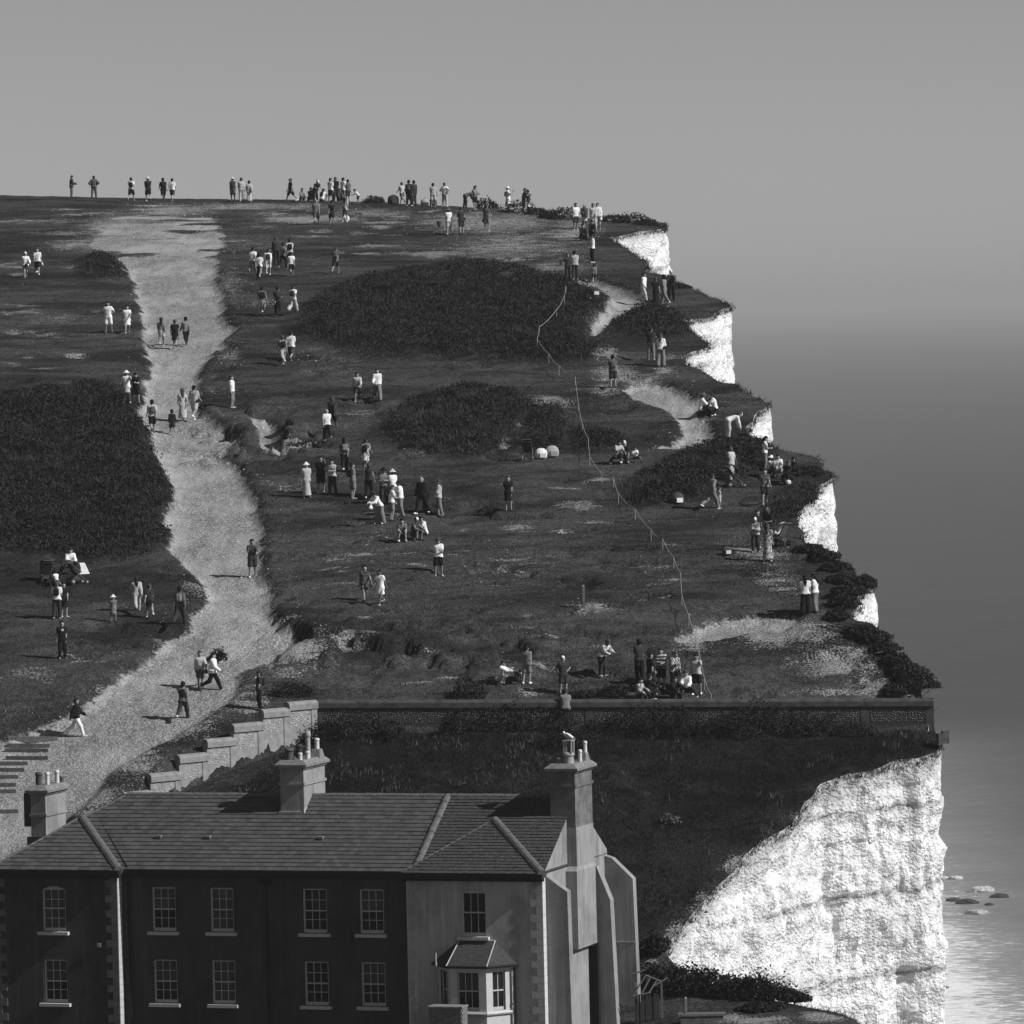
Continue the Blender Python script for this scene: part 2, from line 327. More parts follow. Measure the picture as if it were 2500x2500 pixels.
# eroded turf steps beside the path
er = (1.3 * np.exp(-(((gu - 640) / 150) ** 2 + ((gv - 1060) / 60) ** 2)) + np.exp(-(((gu - 800) / 170) ** 2 + ((gv - 1560) / 60) ** 2)) + .7 * np.exp(-(((gu - 1150) / 300) ** 2 + ((gv - 1590) / 60) ** 2))) 
Hh = Hh + np.clip(er, 0, 1) * .62 * (sstep(-.05, .06, fbm(X / 1.2, Y / 1.5, 0, 66)) - .5)
Hh = Hh + gardenf * (.22 * fbm(X / 1.6, Y / 1.6, 0, 71) + .1 * fbm(X / .5, Y / .5, 0, 72))
inside = pip(X, Y, LAND)
def ground(x, y):
    """height of the built ground at a plan position"""
    fx = np.clip((np.asarray(x, float) - GX[0]) / .2, 0, len(GX) - 1.001); fy = np.clip((np.asarray(y, float) - GY[0]) / .25, 0, len(GY) - 1.001)
    i, j = np.floor(fx).astype(int), np.floor(fy).astype(int); a, b = fx - i, fy - j
    return (Hh[j, i] * (1 - a) + Hh[j, i + 1] * a) * (1 - b) + (Hh[j + 1, i] * (1 - a) + Hh[j + 1, i + 1] * a) * b
def at(u, v, near=195, far=440):
    """first point of the ground seen through a pixel of the photograph"""
    D = np.arange(near, far, .15); p = P(0, 0, 1)[None] * 0 + CAM + D[:, None] * (F + (u - 1250) / FPX * RT - (v - 1250) / FPX * UP)
    h = ground(p[:, 0], p[:, 1]); k = np.nonzero(p[:, 2] < h)[0]
    q = p[k[0]] if len(k) else P(u, v, float(D0(u, v)))
    return np.array([q[0], q[1], float(ground(q[0], q[1]))])
# faces: keep cells touching land, pull outside corners onto the cliff edge
ny, nx = X.shape
keep = inside[:-1, :-1] | inside[1:, :-1] | inside[:-1, 1:] | inside[1:, 1:]
need = np.zeros_like(inside); need[:-1, :-1] |= keep; need[1:, :-1] |= keep; need[:-1, 1:] |= keep; need[1:, 1:] |= keep
VX, VY, VZ = X.copy(), Y.copy(), Hh.copy()
jj, ii = np.nonzero(need & ~inside & (np.abs(Y - 322) < 123.5) & (X > -38))
q = np.c_[X[jj, ii], Y[jj, ii]]
a, b = EL[:-1], EL[1:]; ab = b - a
for c in range(0, len(q), 500):
    qq = q[c:c + 500]; t = np.clip(((qq[:, None] - a) * ab).sum(-1) / ((ab ** 2).sum(-1) + 1e-9), 0, 1)
    pr = a + t[..., None] * ab; d = ((qq[:, None] - pr) ** 2).sum(-1); m = d.argmin(1); r = pr[np.arange(len(qq)), m]
    VX[jj[c:c + 500], ii[c:c + 500]] = r[:, 0]; VY[jj[c:c + 500], ii[c:c + 500]] = r[:, 1]
VZ[jj, ii] = ground(VX[jj, ii], VY[jj, ii])
idx = -np.ones(X.shape, int); idx[need] = np.arange(need.sum())
fj, fi = np.nonzero(keep)
FQ = np.c_[idx[fj, fi], idx[fj, fi + 1], idx[fj + 1, fi + 1], idx[fj + 1, fi]]
grass_mat, n, b = newmat('turf_and_chalk')
wc = coords(n); wcs = coords(n, (.45, 1, 1))
n1 = noise(n, wcs, .55, 6, .6); n2 = noise(n, wc, 3.2, 5, .65); n3 = noise(n, wc, 11, 3, .6); n4 = noise(n, wcs, 1.6, 5, .6)
g = ramp(n, n1, [(.36, .022), (.5, .064), (.64, .125)])
g = mix(n, .42, g, ramp(n, n2, [(.38, .012), (.5, .032), (.64, .075)]))
g = mix(n, ramp(n, n4, [(.52, 0), (.64, .8)]), g, .078)
g = mix(n, ramp(n, n3, [(.40, .75), (.52, 0)]), g, .010)
g = mix(n, ramp(n, n3, [(.56, 0), (.68, .6)]), g, .085)
n5 = noise(n, coords(n, (.5, 1, 1)), .16, 4, .6)
g = mix(n, ramp(n, n5, [(.40, .62), (.52, 0)]), g, .012)
g = mix(n, ramp(n, n5, [(.52, 0), (.64, .55)]), g, ramp(n, n2, [(.4, .04), (.62, .085)]))
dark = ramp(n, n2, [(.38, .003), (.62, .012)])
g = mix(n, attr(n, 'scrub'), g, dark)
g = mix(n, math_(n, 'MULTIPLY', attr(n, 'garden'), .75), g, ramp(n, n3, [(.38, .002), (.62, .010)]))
vo = n.nodes.new('ShaderNodeTexVoronoi'); vo.inputs['Scale'].default_value = 7.5; n.links.new(wc, vo.inputs['Vector'])
peb = ramp(n, vo.outputs['Distance'], [(.0, .64), (.28, .36), (.6, .12)])
peb = mix(n, math_(n, 'MULTIPLY', n2, .7), peb, ramp(n, n3, [(.25, .14), (.75, .40)]))
peb = mix(n, ramp(n, noise(n, coords(n, (1, .5, 1)), .35, 5, .65), [(.42, 0), (.62, .75)]), peb, ramp(n, n3, [(.3, .26), (.7, .52)]))
peb = mix(n, ramp(n, noise(n, coords(n, (1.3, .16, 1)), 1.3, 4, .6), [(.5, 0), (.66, .45)]), peb, .13)
m1 = math_(n, 'ADD', attr(n, 'bare'), math_(n, 'MULTIPLY', math_(n, 'SUBTRACT', n2, .5), .9))
fac = ramp(n, m1, [(.40, 0), (.60, 1)])
# worn turf: broken chalk showing through where the wear beats the noise
m2 = math_(n, 'ADD', attr(n, 'soft'), math_(n, 'ADD', math_(n, 'MULTIPLY', math_(n, 'SUBTRACT', n3, .5), 1.3), math_(n, 'MULTIPLY', math_(n, 'SUBTRACT', n4, .5), .8)))
fac2 = ramp(n, m2, [(.50, 0), (.66, .75)])
colr = mix(n, math_(n, 'MAXIMUM', fac, fac2), g, peb)
n.links.new(colr, b.inputs['Base Color']); b.inputs['Roughness'].default_value = 1.0; b.inputs["Specular IOR Level"].default_value = 0.0
bump(n, b, math_(n, 'ADD', n3, math_(n, 'MULTIPLY', n2, 1.5)), .09, .9)
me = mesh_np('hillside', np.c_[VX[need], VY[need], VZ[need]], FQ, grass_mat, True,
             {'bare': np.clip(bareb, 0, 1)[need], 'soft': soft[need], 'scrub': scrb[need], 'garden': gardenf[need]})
tag(link('hillside', me), kind='structure')
# wider land out of the frame
def coarse(name, xs, ys, dz):
    x, y = np.meshgrid(xs, ys); h = hbase(x, y) - dz; ny, nx = x.shape
    k = pip(x, y, LAND); kk = k[:-1, :-1] & k[1:, :-1] & k[:-1, 1:] & k[1:, 1:]
    j, i = np.nonzero(kk); id_ = j * nx + i
    f = np.c_[id_, id_ + 1, id_ + nx + 1, id_ + nx]
    z = np.zeros(x.size)
    tag(link(name, mesh_np(name, np.c_[x.ravel(), y.ravel(), h.ravel()], f, grass_mat, True, {'bare': z, 'soft': z, 'scrub': z, 'garden': z})), kind='structure')
coarse('hillside_inland', np.arange(-190, -39, 2.5), np.arange(150, 620, 3), .12)
coarse('hillside_beyond', np.arange(-42, 24, 2), np.arange(443, 620, 3), .12)
coarse('hillside_near', np.arange(-42, 30, 2), np.arange(130, 200, 3), .12)

# ------------------------------------------------------------------ chalk cliffs
def cliff_mesh(step, e, rows, seed, lipx=.0, bat=.03):
    p, s = resample(e, step)
    t = np.gradient(p, axis=0); w_ = int(1.2 / step); k = np.ones(2 * w_ + 1) / (2 * w_ + 1)
    t = np.c_[np.convolve(np.pad(t[:, 0], w_, 'edge'), k, 'valid'), np.convolve(np.pad(t[:, 1], w_, 'edge'), k, 'valid')]
    t /= np.linalg.norm(t, axis=1)[:, None] + 1e-9; nrm = np.c_[-t[:, 1], t[:, 0]]
    top = ground(p[:, 0], p[:, 1]); top = np.where(p[:, 1] > 440, hbase(p[:, 0], np.minimum(p[:, 1], 520)) - .06 * np.clip(p[:, 1] - 520, 0, None), top)
    f = np.asarray(rows)                     # metres below the lip, last ones scaled to the beach
    dep = f[None, :] * np.ones((len(p), 1)); dep = np.minimum(dep, (top - SEA + 1.0)[:, None])
    Z = top[:, None] - dep
    S = s[:, None] + 0 * Z
    bed = Z + .03 * S
    d = bat * dep + .45 * fbm(S / 4.5, Z / 6, 0, seed) + .32 * fbm(S / 1.1, Z / 2.6, 0, seed + 5) + .22 * fbm(S / .6, Z / .5, 0, seed + 9)
    d += .09 * (vn(np.floor(bed / 1.35) + .5, S / 2.2, 0, seed + 12)) + .12 * (vn(np.floor(bed / .62) + .5, np.floor(S / .9) + .5, 0, seed + 14))
    d += -.08 * np.exp(-(((bed + 3) % 3.4 - 1.7) / .07) ** 2)
    fis = np.exp(-(((S + .9 * fbm(Z / 4, 0 * Z, 0, seed + 50) + 1.2 * vn(np.floor(S / 2.7) + .5, 0 * S, 0, seed + 52)) % 2.7 - 1.35) / .11) ** 2) * sstep(-.1, .3, fbm(S / 4, Z / 4, 0, seed + 54))
    d += -.10 * fis
    d += -.12 * sstep(.3, .42, fbm(S / .9, Z / .9, 0, seed + 17))
    seam = np.exp(-(((bed + 3) % 3.4 - 1.7) / .10) ** 2) * sstep(-.15, .15, fbm(S / 5, Z / 3, 0, seed + 40)) + .7 * np.exp(-(((bed + 1.1) % 1.9 - .9) / .07) ** 2) * sstep(.15, .4, fbm(S / 3, Z / 2, 0, seed + 44))
    d *= sstep(0, 1.0, dep)
    XX = p[:, 0][:, None] + nrm[:, 0][:, None] * d; YY = p[:, 1][:, None] + nrm[:, 1][:, None] * d
    nr, nc = Z.shape; i = np.arange(nr * nc).reshape(nr, nc)
    Fq = np.c_[i[:-1, :-1].ravel(), i[:-1, 1:].ravel(), i[1:, 1:].ravel(), i[1:, :-1].ravel()]
    return np.c_[XX.ravel(), YY.ravel(), Z.ravel()], Fq, np.clip(1 - dep / (.55 + .5 * fbm(S / 1.3, 0 * S, 0, seed + 30) + lipx), 0, 1).ravel(), np.clip(seam, 0, 1).ravel()
chalk, n, b = newmat('chalk')
wc = coords(n); wcl = coords(n, (.25, .25, 1.6)); c1 = noise(n, wc, .5, 5, .6); c2 = noise(n, wc, 2.6, 6, .65); c3 = noise(n, wc, 9, 4, .6); c4 = noise(n, wcl, 1.1, 5, .6)
cc = ramp(n, c2, [(.34, .48), (.5, .72), (.66, .83)])
cc = mix(n, ramp(n, c4, [(.30, .55), (.46, 0)]), cc, .45)
cc = mix(n, ramp(n, c3, [(.26, .8), (.33, 0)]), cc, .2)
cc = mix(n, ramp(n, c1, [(.36, .4), (.5, 0)]), cc, .42)
cc = mix(n, math_(n, 'MULTIPLY', attr(n, 'seam'), ramp(n, c3, [(.35, .2), (.5, .85)])), cc, .10)
cc = mix(n, math_(n, 'MULTIPLY', attr(n, 'lip'), ramp(n, c2, [(.42, .25), (.58, 1)])), cc, .06)
cc = mix(n, ramp(n, noise(n, wc, 5.5, 4, .7), [(.34, .55), (.43, 0)]), cc, .42)
n.links.new(cc, b.inputs['Base Color']); b.inputs['Roughness'].default_value = 1.0; b.inputs["Specular IOR Level"].default_value = 0.0
vb = n.nodes.new('ShaderNodeTexVoronoi'); vb.inputs['Scale'].default_value = 5.5; n.links.new(coords(n, (1, 1, 1.3)), vb.inputs['Vector'])
vc = n.nodes.new('ShaderNodeTexVoronoi'); vc.inputs['Scale'].default_value = 15.0; n.links.new(wc, vc.inputs['Vector'])
bump(n, b, math_(n, 'ADD', math_(n, 'MULTIPLY', vb.outputs['Distance'], -1.2), math_(n, 'ADD', c2, math_(n, 'MULTIPLY', vc.outputs['Distance'], -.6))), .085, .75)
isplit = int(np.argmin(np.abs(EL - EP[EDGE.index((2268, 1700))]).sum(1)))
far_rows = np.r_[np.arange(0, 14, .3), np.arange(14, 94, 3), 110]
V_, F_, L_, S_ = cliff_mesh(.35, EL[:isplit + 1], far_rows, 100)
tag(link('sea_cliff', mesh_np('sea_cliff', V_, F_, chalk, False, {'lip': L_, 'seam': S_})), kind='structure')
near_rows = np.r_[np.arange(0, 16, .16), np.arange(16, 30, .6), np.arange(30, 72, 3), 90]
V_, F_, L_, S_ = cliff_mesh(.16, EL[isplit:], near_rows, 140, .75, -.004)
tag(link('gap_cliff', mesh_np('gap_cliff', V_, F_, chalk, False, {'lip': L_, 'seam': S_})), kind='structure')

# ------------------------------------------------------------------ sea and beach
sea, n, b = newmat('sea_water')
wc = coords(n, (.35, 1, 1)); w1 = noise(n, wc, .55, 6, .62); w2 = noise(n, wc, .07, 4, .6); w3 = noise(n, coords(n, (.12, 1, 1)), .012, 3)
fo = math_(n, 'ADD', attr(n, 'foam'), math_(n, 'MULTIPLY', math_(n, 'SUBTRACT', noise(n, coords(n, (.42, 1, 1)), 1.25, 6, .75), .5), 2.0))
fo = ramp(n, fo, [(.62, 0), (.80, .9)])
base = mix(n, attr(n, 'milk'), mix(n, w3, .034, .055), .36)
n.links.new(mix(n, fo, base, .72), b.inputs['Base Color'])
n.links.new(math_(n, 'ADD', .42, math_(n, 'MULTIPLY', fo, .5)), b.inputs['Roughness']); b.inputs['IOR'].default_value = 1.33; b.inputs['Specular IOR Level'].default_value = .16
bump(n, b, math_(n, 'ADD', w1, math_(n, 'MULTIPLY', w2, 2.0)), .8, 1)
def sheet(name, xs, ys, zf, mat, att=None, skip=None):
    x, y = np.meshgrid(xs, ys); ny, nx = x.shape; z = zf(x, y); j, i = np.mgrid[0:ny - 1, 0:nx - 1]; id_ = (j * nx + i).ravel()
    f = np.c_[id_, id_ + 1, id_ + nx + 1, id_ + nx]
    return link(name, mesh_np(name, np.c_[x.ravel(), y.ravel(), z.ravel()], f, mat, True, {k: fn(x, y).ravel() for k, fn in (att or {}).items()}))
SH = EL[::12]
def shore(x, y):
    """distance seaward of the cliff foot"""
    q = np.c_[x.ravel(), y.ravel()]; out = np.empty(len(q))
    for c in range(0, len(q), 4000): out[c:c + 4000] = np.sqrt(((q[c:c + 4000, None] - SH) ** 2).sum(-1).min(1))
    return np.where(pip(x, y, LAND), -out.reshape(x.shape), out.reshape(x.shape))
def wline(x, y): return shore(x, y) - 41 - 5.0 * fbm(x / 22, y / 22, 0, 81)
def foamf(x, y):
    d = wline(x, y); return 1.0 * np.exp(-np.clip(d, 0, None) / 15.0) * (d > -4) + .22 * np.exp(-((d - 40) / 14) ** 2) * (fbm(x / 30, y / 20, 0, 83) > .0)
def milkf(x, y): return np.exp(-np.clip(wline(x, y), 0, None) / 20)
xs = np.r_[np.linspace(-30000, -300, 14), np.linspace(-250, 0, 6), np.arange(4, 120, 1.0), np.linspace(130, 600, 12), np.linspace(1200, 30000, 12)]
ys = np.r_[np.linspace(-300, 230, 6), np.arange(240, 1150, 2.4), np.linspace(1160, 1800, 16), np.linspace(2100, 50000, 22)]
tag(sheet('sea', xs, ys, lambda x, y: 0 * x + SEA, sea, {'foam': foamf, 'milk': milkf}), kind='structure')
shing, n, b = newmat('shingle')
wc = coords(n); vo = n.nodes.new('ShaderNodeTexVoronoi'); vo.inputs['Scale'].default_value = 2.6; n.links.new(wc, vo.inputs['Vector'])
n.links.new(mix(n, noise(n, wc, .5, 5), ramp(n, vo.outputs['Distance'], [(0, .4), (.5, .12)]), .2), b.inputs['Base Color']); b.inputs['Roughness'].default_value = .8
bump(n, b, vo.outputs['Distance'], .25)
tag(sheet('shingle_beach', np.arange(6, 118, 2.0), np.arange(180, 1060, 2.2), lambda x, y: SEA + np.clip(-.09 * wline(x, y), -2.5, 3.2) + .06 * fbm(x / 2, y / 2, 0, 85), shing), kind='structure')
# ------------------------------------------------------------------ the coastguard house
TH = rad(18); ZE = 6.0
E_ = P(1322, 2132, 219.7)
ca, sa = math.cos(-TH), math.sin(-TH)
house = empty('coastguard_house', (E_[0] - (ca * 0 - sa * -.45), E_[1] - (sa * 0 + ca * -.45), E_[2] - ZE), -TH)
tag(house, 'long rendered house with slate roof and buttressed gable below the grassy bank', 'house')
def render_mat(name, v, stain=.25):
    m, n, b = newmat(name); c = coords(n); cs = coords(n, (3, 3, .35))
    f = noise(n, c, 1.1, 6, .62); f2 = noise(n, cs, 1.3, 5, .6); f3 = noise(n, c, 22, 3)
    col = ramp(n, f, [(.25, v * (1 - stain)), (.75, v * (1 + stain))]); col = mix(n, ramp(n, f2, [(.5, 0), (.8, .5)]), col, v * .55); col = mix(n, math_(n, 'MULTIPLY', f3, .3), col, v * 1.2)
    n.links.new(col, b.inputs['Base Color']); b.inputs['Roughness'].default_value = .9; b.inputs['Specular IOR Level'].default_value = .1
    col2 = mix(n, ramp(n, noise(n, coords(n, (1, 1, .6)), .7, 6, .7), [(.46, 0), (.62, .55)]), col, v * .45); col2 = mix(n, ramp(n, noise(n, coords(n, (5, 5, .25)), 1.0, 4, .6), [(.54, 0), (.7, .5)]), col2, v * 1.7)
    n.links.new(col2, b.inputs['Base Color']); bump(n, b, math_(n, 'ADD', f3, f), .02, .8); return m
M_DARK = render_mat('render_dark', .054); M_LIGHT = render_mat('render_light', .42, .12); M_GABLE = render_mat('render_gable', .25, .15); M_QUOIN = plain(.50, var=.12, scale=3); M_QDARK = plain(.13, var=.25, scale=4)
M_WHITE = plain(.5, var=.12, scale=4, rough=.6); M_BLACK = plain(.008, var=.3, rough=.7); M_LEAD = plain(.16, var=.3); M_CAP = plain(.17, var=.35, scale=5); M_POT = plain(.30, var=.25, scale=5); M_POTW = plain(.55, var=.2); M_RIDGE = plain(.11, var=.4, scale=7, bmp=.02)
gl, n, b = newmat('window_glass'); b.inputs['Base Color'].default_value = g3(.012); b.inputs['Roughness'].default_value = .06; b.inputs['Specular IOR Level'].default_value = .22
M_GLASS = gl
gl2, n, b = newmat('window_glass_pale'); b.inputs['Base Color'].default_value = g3(.05); b.inputs['Roughness'].default_value = .1; b.inputs['Specular IOR Level'].default_value = .3
SL = []
for i, v in enumerate((.058, .068, .078, .09)):
    m, n, b = newmat('slate_%d' % i); f = noise(n, coords(n, (1, 1, 1)), 9, 5, .65)
    n.links.new(ramp(n, f, [(.25, v * .7), (.6, v), (.85, v * 1.6)]), b.inputs['Base Color']); b.inputs['Roughness'].default_value = .7; SL.append(m)
m, n, b = newmat('mossy_slate'); c = coords(n); f = noise(n, c, 3.5, 6, .7); f2 = noise(n, c, 16, 4, .7)
n.links.new(mix(n, ramp(n, f2, [(.56, 0), (.68, .8)]), ramp(n, f, [(.3, .028), (.7, .06)]), .2), b.inputs['Base Color']); b.inputs['Roughness'].default_value = .9; M_MOSS = m

def wall_open(name, mat, x0, x1, y, z0, z1, ops, rec=.13, parent=house, thick=.3):
    """front wall facing -y with rectangular openings (x0,x1,z0,z1[,arch rise]) and their reveals"""
    mb = MB(); xs = sorted({x0, x1, *[o[0] for o in ops], *[o[1] for o in ops]}); zs = sorted({z0, z1, *[o[2] for o in ops], *[o[3] for o in ops]})
    for a, b_ in zip(xs, xs[1:]):
        for c, d in zip(zs, zs[1:]):
            mx, mz = (a + b_) / 2, (c + d) / 2
            if any(o[0] < mx < o[1] and o[2] < mz < o[3] for o in ops): continue
            mb.add([(a, y, c), (b_, y, c), (b_, y, d), (a, y, d)], [(0, 1, 2, 3)])
    for o in ops:
        a, b_, c, d = o[:4]; Y = y + rec + .06
        mb.add([(a, y, c), (a, Y, c), (a, Y, d), (a, y, d)], [(0, 1, 2, 3)]); mb.add([(b_, y, c), (b_, Y, c), (b_, Y, d), (b_, y, d)], [(3, 2, 1, 0)])
        mb.add([(a, y, c), (b_, y, c), (b_, Y, c), (a, Y, c)], [(0, 1, 2, 3)]); mb.add([(a, y, d), (b_, y, d), (b_, Y, d), (a, Y, d)], [(3, 2, 1, 0)])
        if len(o) > 4:
            k = 8
            for s in (0, 1):
                pts = [((a if s == 0 else b_), d)] + [((a + (b_ - a) / 2 * i / k) if s == 0 else (b_ - (b_ - a) / 2 * i / k), d - o[4] * (1 - math.sin(math.pi / 2 * i / k))) for i in range(k + 1)]
                mb.prism(pts if s == 0 else pts[::-1], 'y', y - .002, y + rec)
    return mb.build(name, mat, parent)
PANE = {}
def sash(parent, xc, y, z0, z1, w, cols=3, rows=4, arch=0, label=None, sill=True, fm=None, half_open=0.0):
    """sliding sash: frame with panes, bars and a sill; (xc, y) is the middle of the opening on its glass plane"""
    fm = fm or M_WHITE; h = z1 - z0; t = .07; mb = MB()
    mb.box(-w / 2, -w / 2 + t, 0, .07, 0, h); mb.box(w / 2 - t, w / 2, 0, .07, 0, h); mb.box(-w / 2 + t, w / 2 - t, 0, .07, 0, .12); mb.box(-w / 2 + t, w / 2 - t, 0, .07, h - .06 - arch, h - (0 if not arch else arch * .25)); mb.box(-w / 2 + t, w / 2 - t, -.01, .07, h / 2 - .025, h / 2 + .02)
    f = mb.build('window', fm, parent, (xc, y, z0))
    bars = MB(); iw = (w - 2 * t); gh = h - .18 - arch
    for i in range(1, cols): x = -w / 2 + t + iw * i / cols; bars.box(x - .011, x + .011, .012, .05, .12, h - .06 - arch)
    for j in range(1, rows):
        if j * 2 == rows: continue
        z = .12 + gh * j / rows; bars.box(-w / 2 + t, w / 2 - t, .014, .048, z - .011, z + .011)
    link('glazing_bar', bars.mesh('glazing_bar', fm), f)
    pale = [random.random() < .25, random.random() < .5]
    pw, ph = iw / cols, gh / rows; key = (round(pw, 3), round(ph, 3))
    if key not in PANE: PANE[key] = [MB().box(-pw / 2 + .004, pw / 2 - .004, 0, .006, -ph / 2 + .004, ph / 2 - .004).mesh('pane', gm2) for gm2 in (M_GLASS, gl2)]
    for i in range(cols):
        for j in range(rows):
            o = link('pane', PANE[key][int(pale[j * 2 >= rows])], f, (-w / 2 + t + pw * (i + .5), .035, .12 + ph * (j + .5))); o.rotation_euler = (random.uniform(-.012, .012), 0, random.uniform(-.012, .012))
    link('room_back', MB().box(-w / 2 + t, w / 2 - t, .16, .17, .05, h - .02).mesh('room_back', plain(.03)), f)
    if random.random() < .8: link('curtain', MB().box(-w / 2 + t + iw * .52, -w / 2 + t + iw * .62, .07, .1, .1, h - .1).mesh('curtain', plain(.30)), f)
    if sill: link('sill', MB().box(-w / 2 - .13, w / 2 + .13, -.32, .06, -.13, -.01).mesh('sill', M_WHITE), f)
    return f
WU0, WU1, WL0, WL1 = ZE - 2.37, ZE - .70, ZE - 5.10, ZE - 3.45
mid = [(-15.2, .98), (-12.85, .96), (-9.12, .98), (-6.86, .98)]
ops = [(x - w / 2, x + w / 2, a, b_) for x, w in mid for a, b_ in ((WU0, WU1), (WL0, WL1))]
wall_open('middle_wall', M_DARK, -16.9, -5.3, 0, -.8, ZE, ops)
for x, w in mid:
    for a, b_ in ((WU0, WU1), (WL0, WL1)): sash(house, x, .13, a, b_, w)
lw = (-19.5, .98); ops = [(lw[0] - .49, lw[0] + .49, WU0, WU1 + .06, .14), (lw[0] - .49, lw[0] + .49, WL0, WL1)]
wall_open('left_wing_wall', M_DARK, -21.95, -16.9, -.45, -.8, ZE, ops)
sash(house, lw[0], -.32, WU0, WU1 + .06, .98, arch=.1); sash(house, lw[0], -.32, WL0, WL1, .98)
rw = -2.69; ops = [(rw - .49, rw + .49, WU0, WU1 + .08, .16)]
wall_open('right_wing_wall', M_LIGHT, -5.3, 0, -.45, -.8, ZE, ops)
sash(house, rw, -.32, WU0, WU1 + .08, .98, cols=3, rows=2, arch=.1)
MB().box(-16.9, -16.88, -.449, 0, -.8, ZE).build('wing_return', M_DARK, house); MB().box(-5.3, -5.28, -.449, 0, -.8, ZE).build('wing_return', M_DARK, house)
# gable, rear and left walls
DEP, RY, RISE = 7.8, 3.9, 2.49; SLP = RISE / (RY + .25)
def zroof(y): return ZE + SLP * (min(y, 2 * RY - y) + .25)
mb = MB(); mb.add([(0, -.45, -.8), (0, DEP, -.8), (0, DEP, ZE + .13), (0, RY, ZE + RISE - .04), (0, 0, ZE + .13), (0, -.45, ZE + .02)], [(0, 1, 2, 3, 4, 5)]); mb.build('gable_wall', M_GABLE, house)
mb = MB(); mb.add([(-21.95, -.45, -.8), (-21.95, DEP, -.8), (-21.95, DEP, ZE), (-21.95, -.45, ZE)], [(3, 2, 1, 0)]); mb.add([(-21.95, DEP, -.8), (0, DEP, -.8), (0, DEP, ZE), (-21.95, DEP, ZE)], [(3, 2, 1, 0)]); mb.build('rear_wall', M_GABLE, house)
# quoins
def quoins(x, side, mat, mat2, z0=-.6, z1=ZE - .12, proud=.035, ret=None):
    h = .285; k = 0; z = z1
    while z - h > z0:
        w_ = .47 if k % 2 else .24
        a, b_ = (x, x + w_) if side > 0 else (x - w_, x)
        MB().box(a, b_, -.45 - proud, -.448, z - h + .012, z).build('quoin', mat, house)
        if ret: MB().box(min(x, x + ret[0]), max(x, x + ret[0]), -.45 - proud, -.45 + ret[1] * (1 if k % 2 else .97), z - h + .010, z + .001).build('quoin', mat2, house)
        z -= h; k += 1
quoins(0, -1, M_LIGHT, M_QUOIN, ret=(.035, .34)); quoins(-5.3, 1, M_LIGHT, M_QUOIN); quoins(-16.9, -1, M_QDARK, plain(.42, var=.2), ret=(.035, .42)); quoins(-21.95, 1, M_QDARK, M_QDARK)

# roof
def plane_axes(O, S, T):
    O, S, T = map(lambda q: np.array(q, float), (O, S, T)); s = (S - O) / np.linalg.norm(S - O); t = (T - O); t = t - s * (t @ s); t /= np.linalg.norm(t); return O, s, t, np.cross(s, t)
mb = MB(); xe0, xe1 = -22.2, .04; zt = ZE + RISE; hipx = -18.1
mb.add([(xe0, -.25, ZE), (xe1, -.25, ZE), (xe1, RY, zt), (hipx, RY, zt)], [(0, 1, 2, 3)]); mb.add([(xe1, 2 * RY + .25, ZE), (xe0, 2 * RY + .25, ZE), (hipx, RY, zt), (xe1, RY, zt)], [(0, 1, 2, 3)]); mb.add([(xe0, 2 * RY + .25, ZE), (xe0, -.25, ZE), (hipx, RY, zt)], [(0, 1, 2)])
mb.add([(xe0, -.25, ZE - .03), (xe1, -.25, ZE - .03), (xe1, 2 * RY + .25, ZE - .03), (xe0, 2 * RY + .25, ZE - .03)], [(3, 2, 1, 0)])
roof = mb.build('roof', SL[0], house)
def wing_roof(x0, x1, name, mat):
    xc, ya, zr = (x0 + x1) / 2, 2.35, ZE + 1.75; mb = MB(); yb = 3.7
    mb.add([(x0, -.7, ZE), (x1, -.7, ZE), (xc, ya, zr)], [(0, 1, 2)]); mb.add([(x0, yb, ZE), (x0, -.7, ZE), (xc, ya, zr), (xc, yb, zr)], [(0, 1, 2, 3)]); mb.add([(x1, -.7, ZE), (x1, yb, ZE), (xc, yb, zr), (xc, ya, zr)], [(0, 1, 2, 3)])
    mb.add([(x0, -.7, ZE - .03), (x1, -.7, ZE - .03), (x1, 0, ZE - .03), (x0, 0, ZE - .03)], [(3, 2, 1, 0)])
    return mb.build(name, mat, house), xc, ya, zr
lroof, lxc, lya, lzr = wing_roof(-22.1, -16.7, 'wing_roof', SL[0]); rroof, rxc, rya, rzr = wing_roof(-5.45, .03, 'wing_roof', M_MOSS)
SLM = {}
def slate_mesh(w_, g_, mat, key):
    if (key, w_, g_) not in SLM:
        L_ = g_ * 1.12; mb = MB(); a = w_ / 2 - .004
        mb.add([(-a, 0, .004), (a, 0, .004), (a, L_, .003), (-a, L_, .003), (-a, 0, .038), (a, 0, .038), (a, L_, .008), (-a, L_, .008)], [(4, 5, 6, 7), (0, 1, 5, 4), (1, 2, 6, 5), (3, 0, 4, 7), (0, 3, 2, 1)])
        SLM[(key, w_, g_)] = mb.mesh('slate', mat)
    return SLM[(key, w_, g_)]
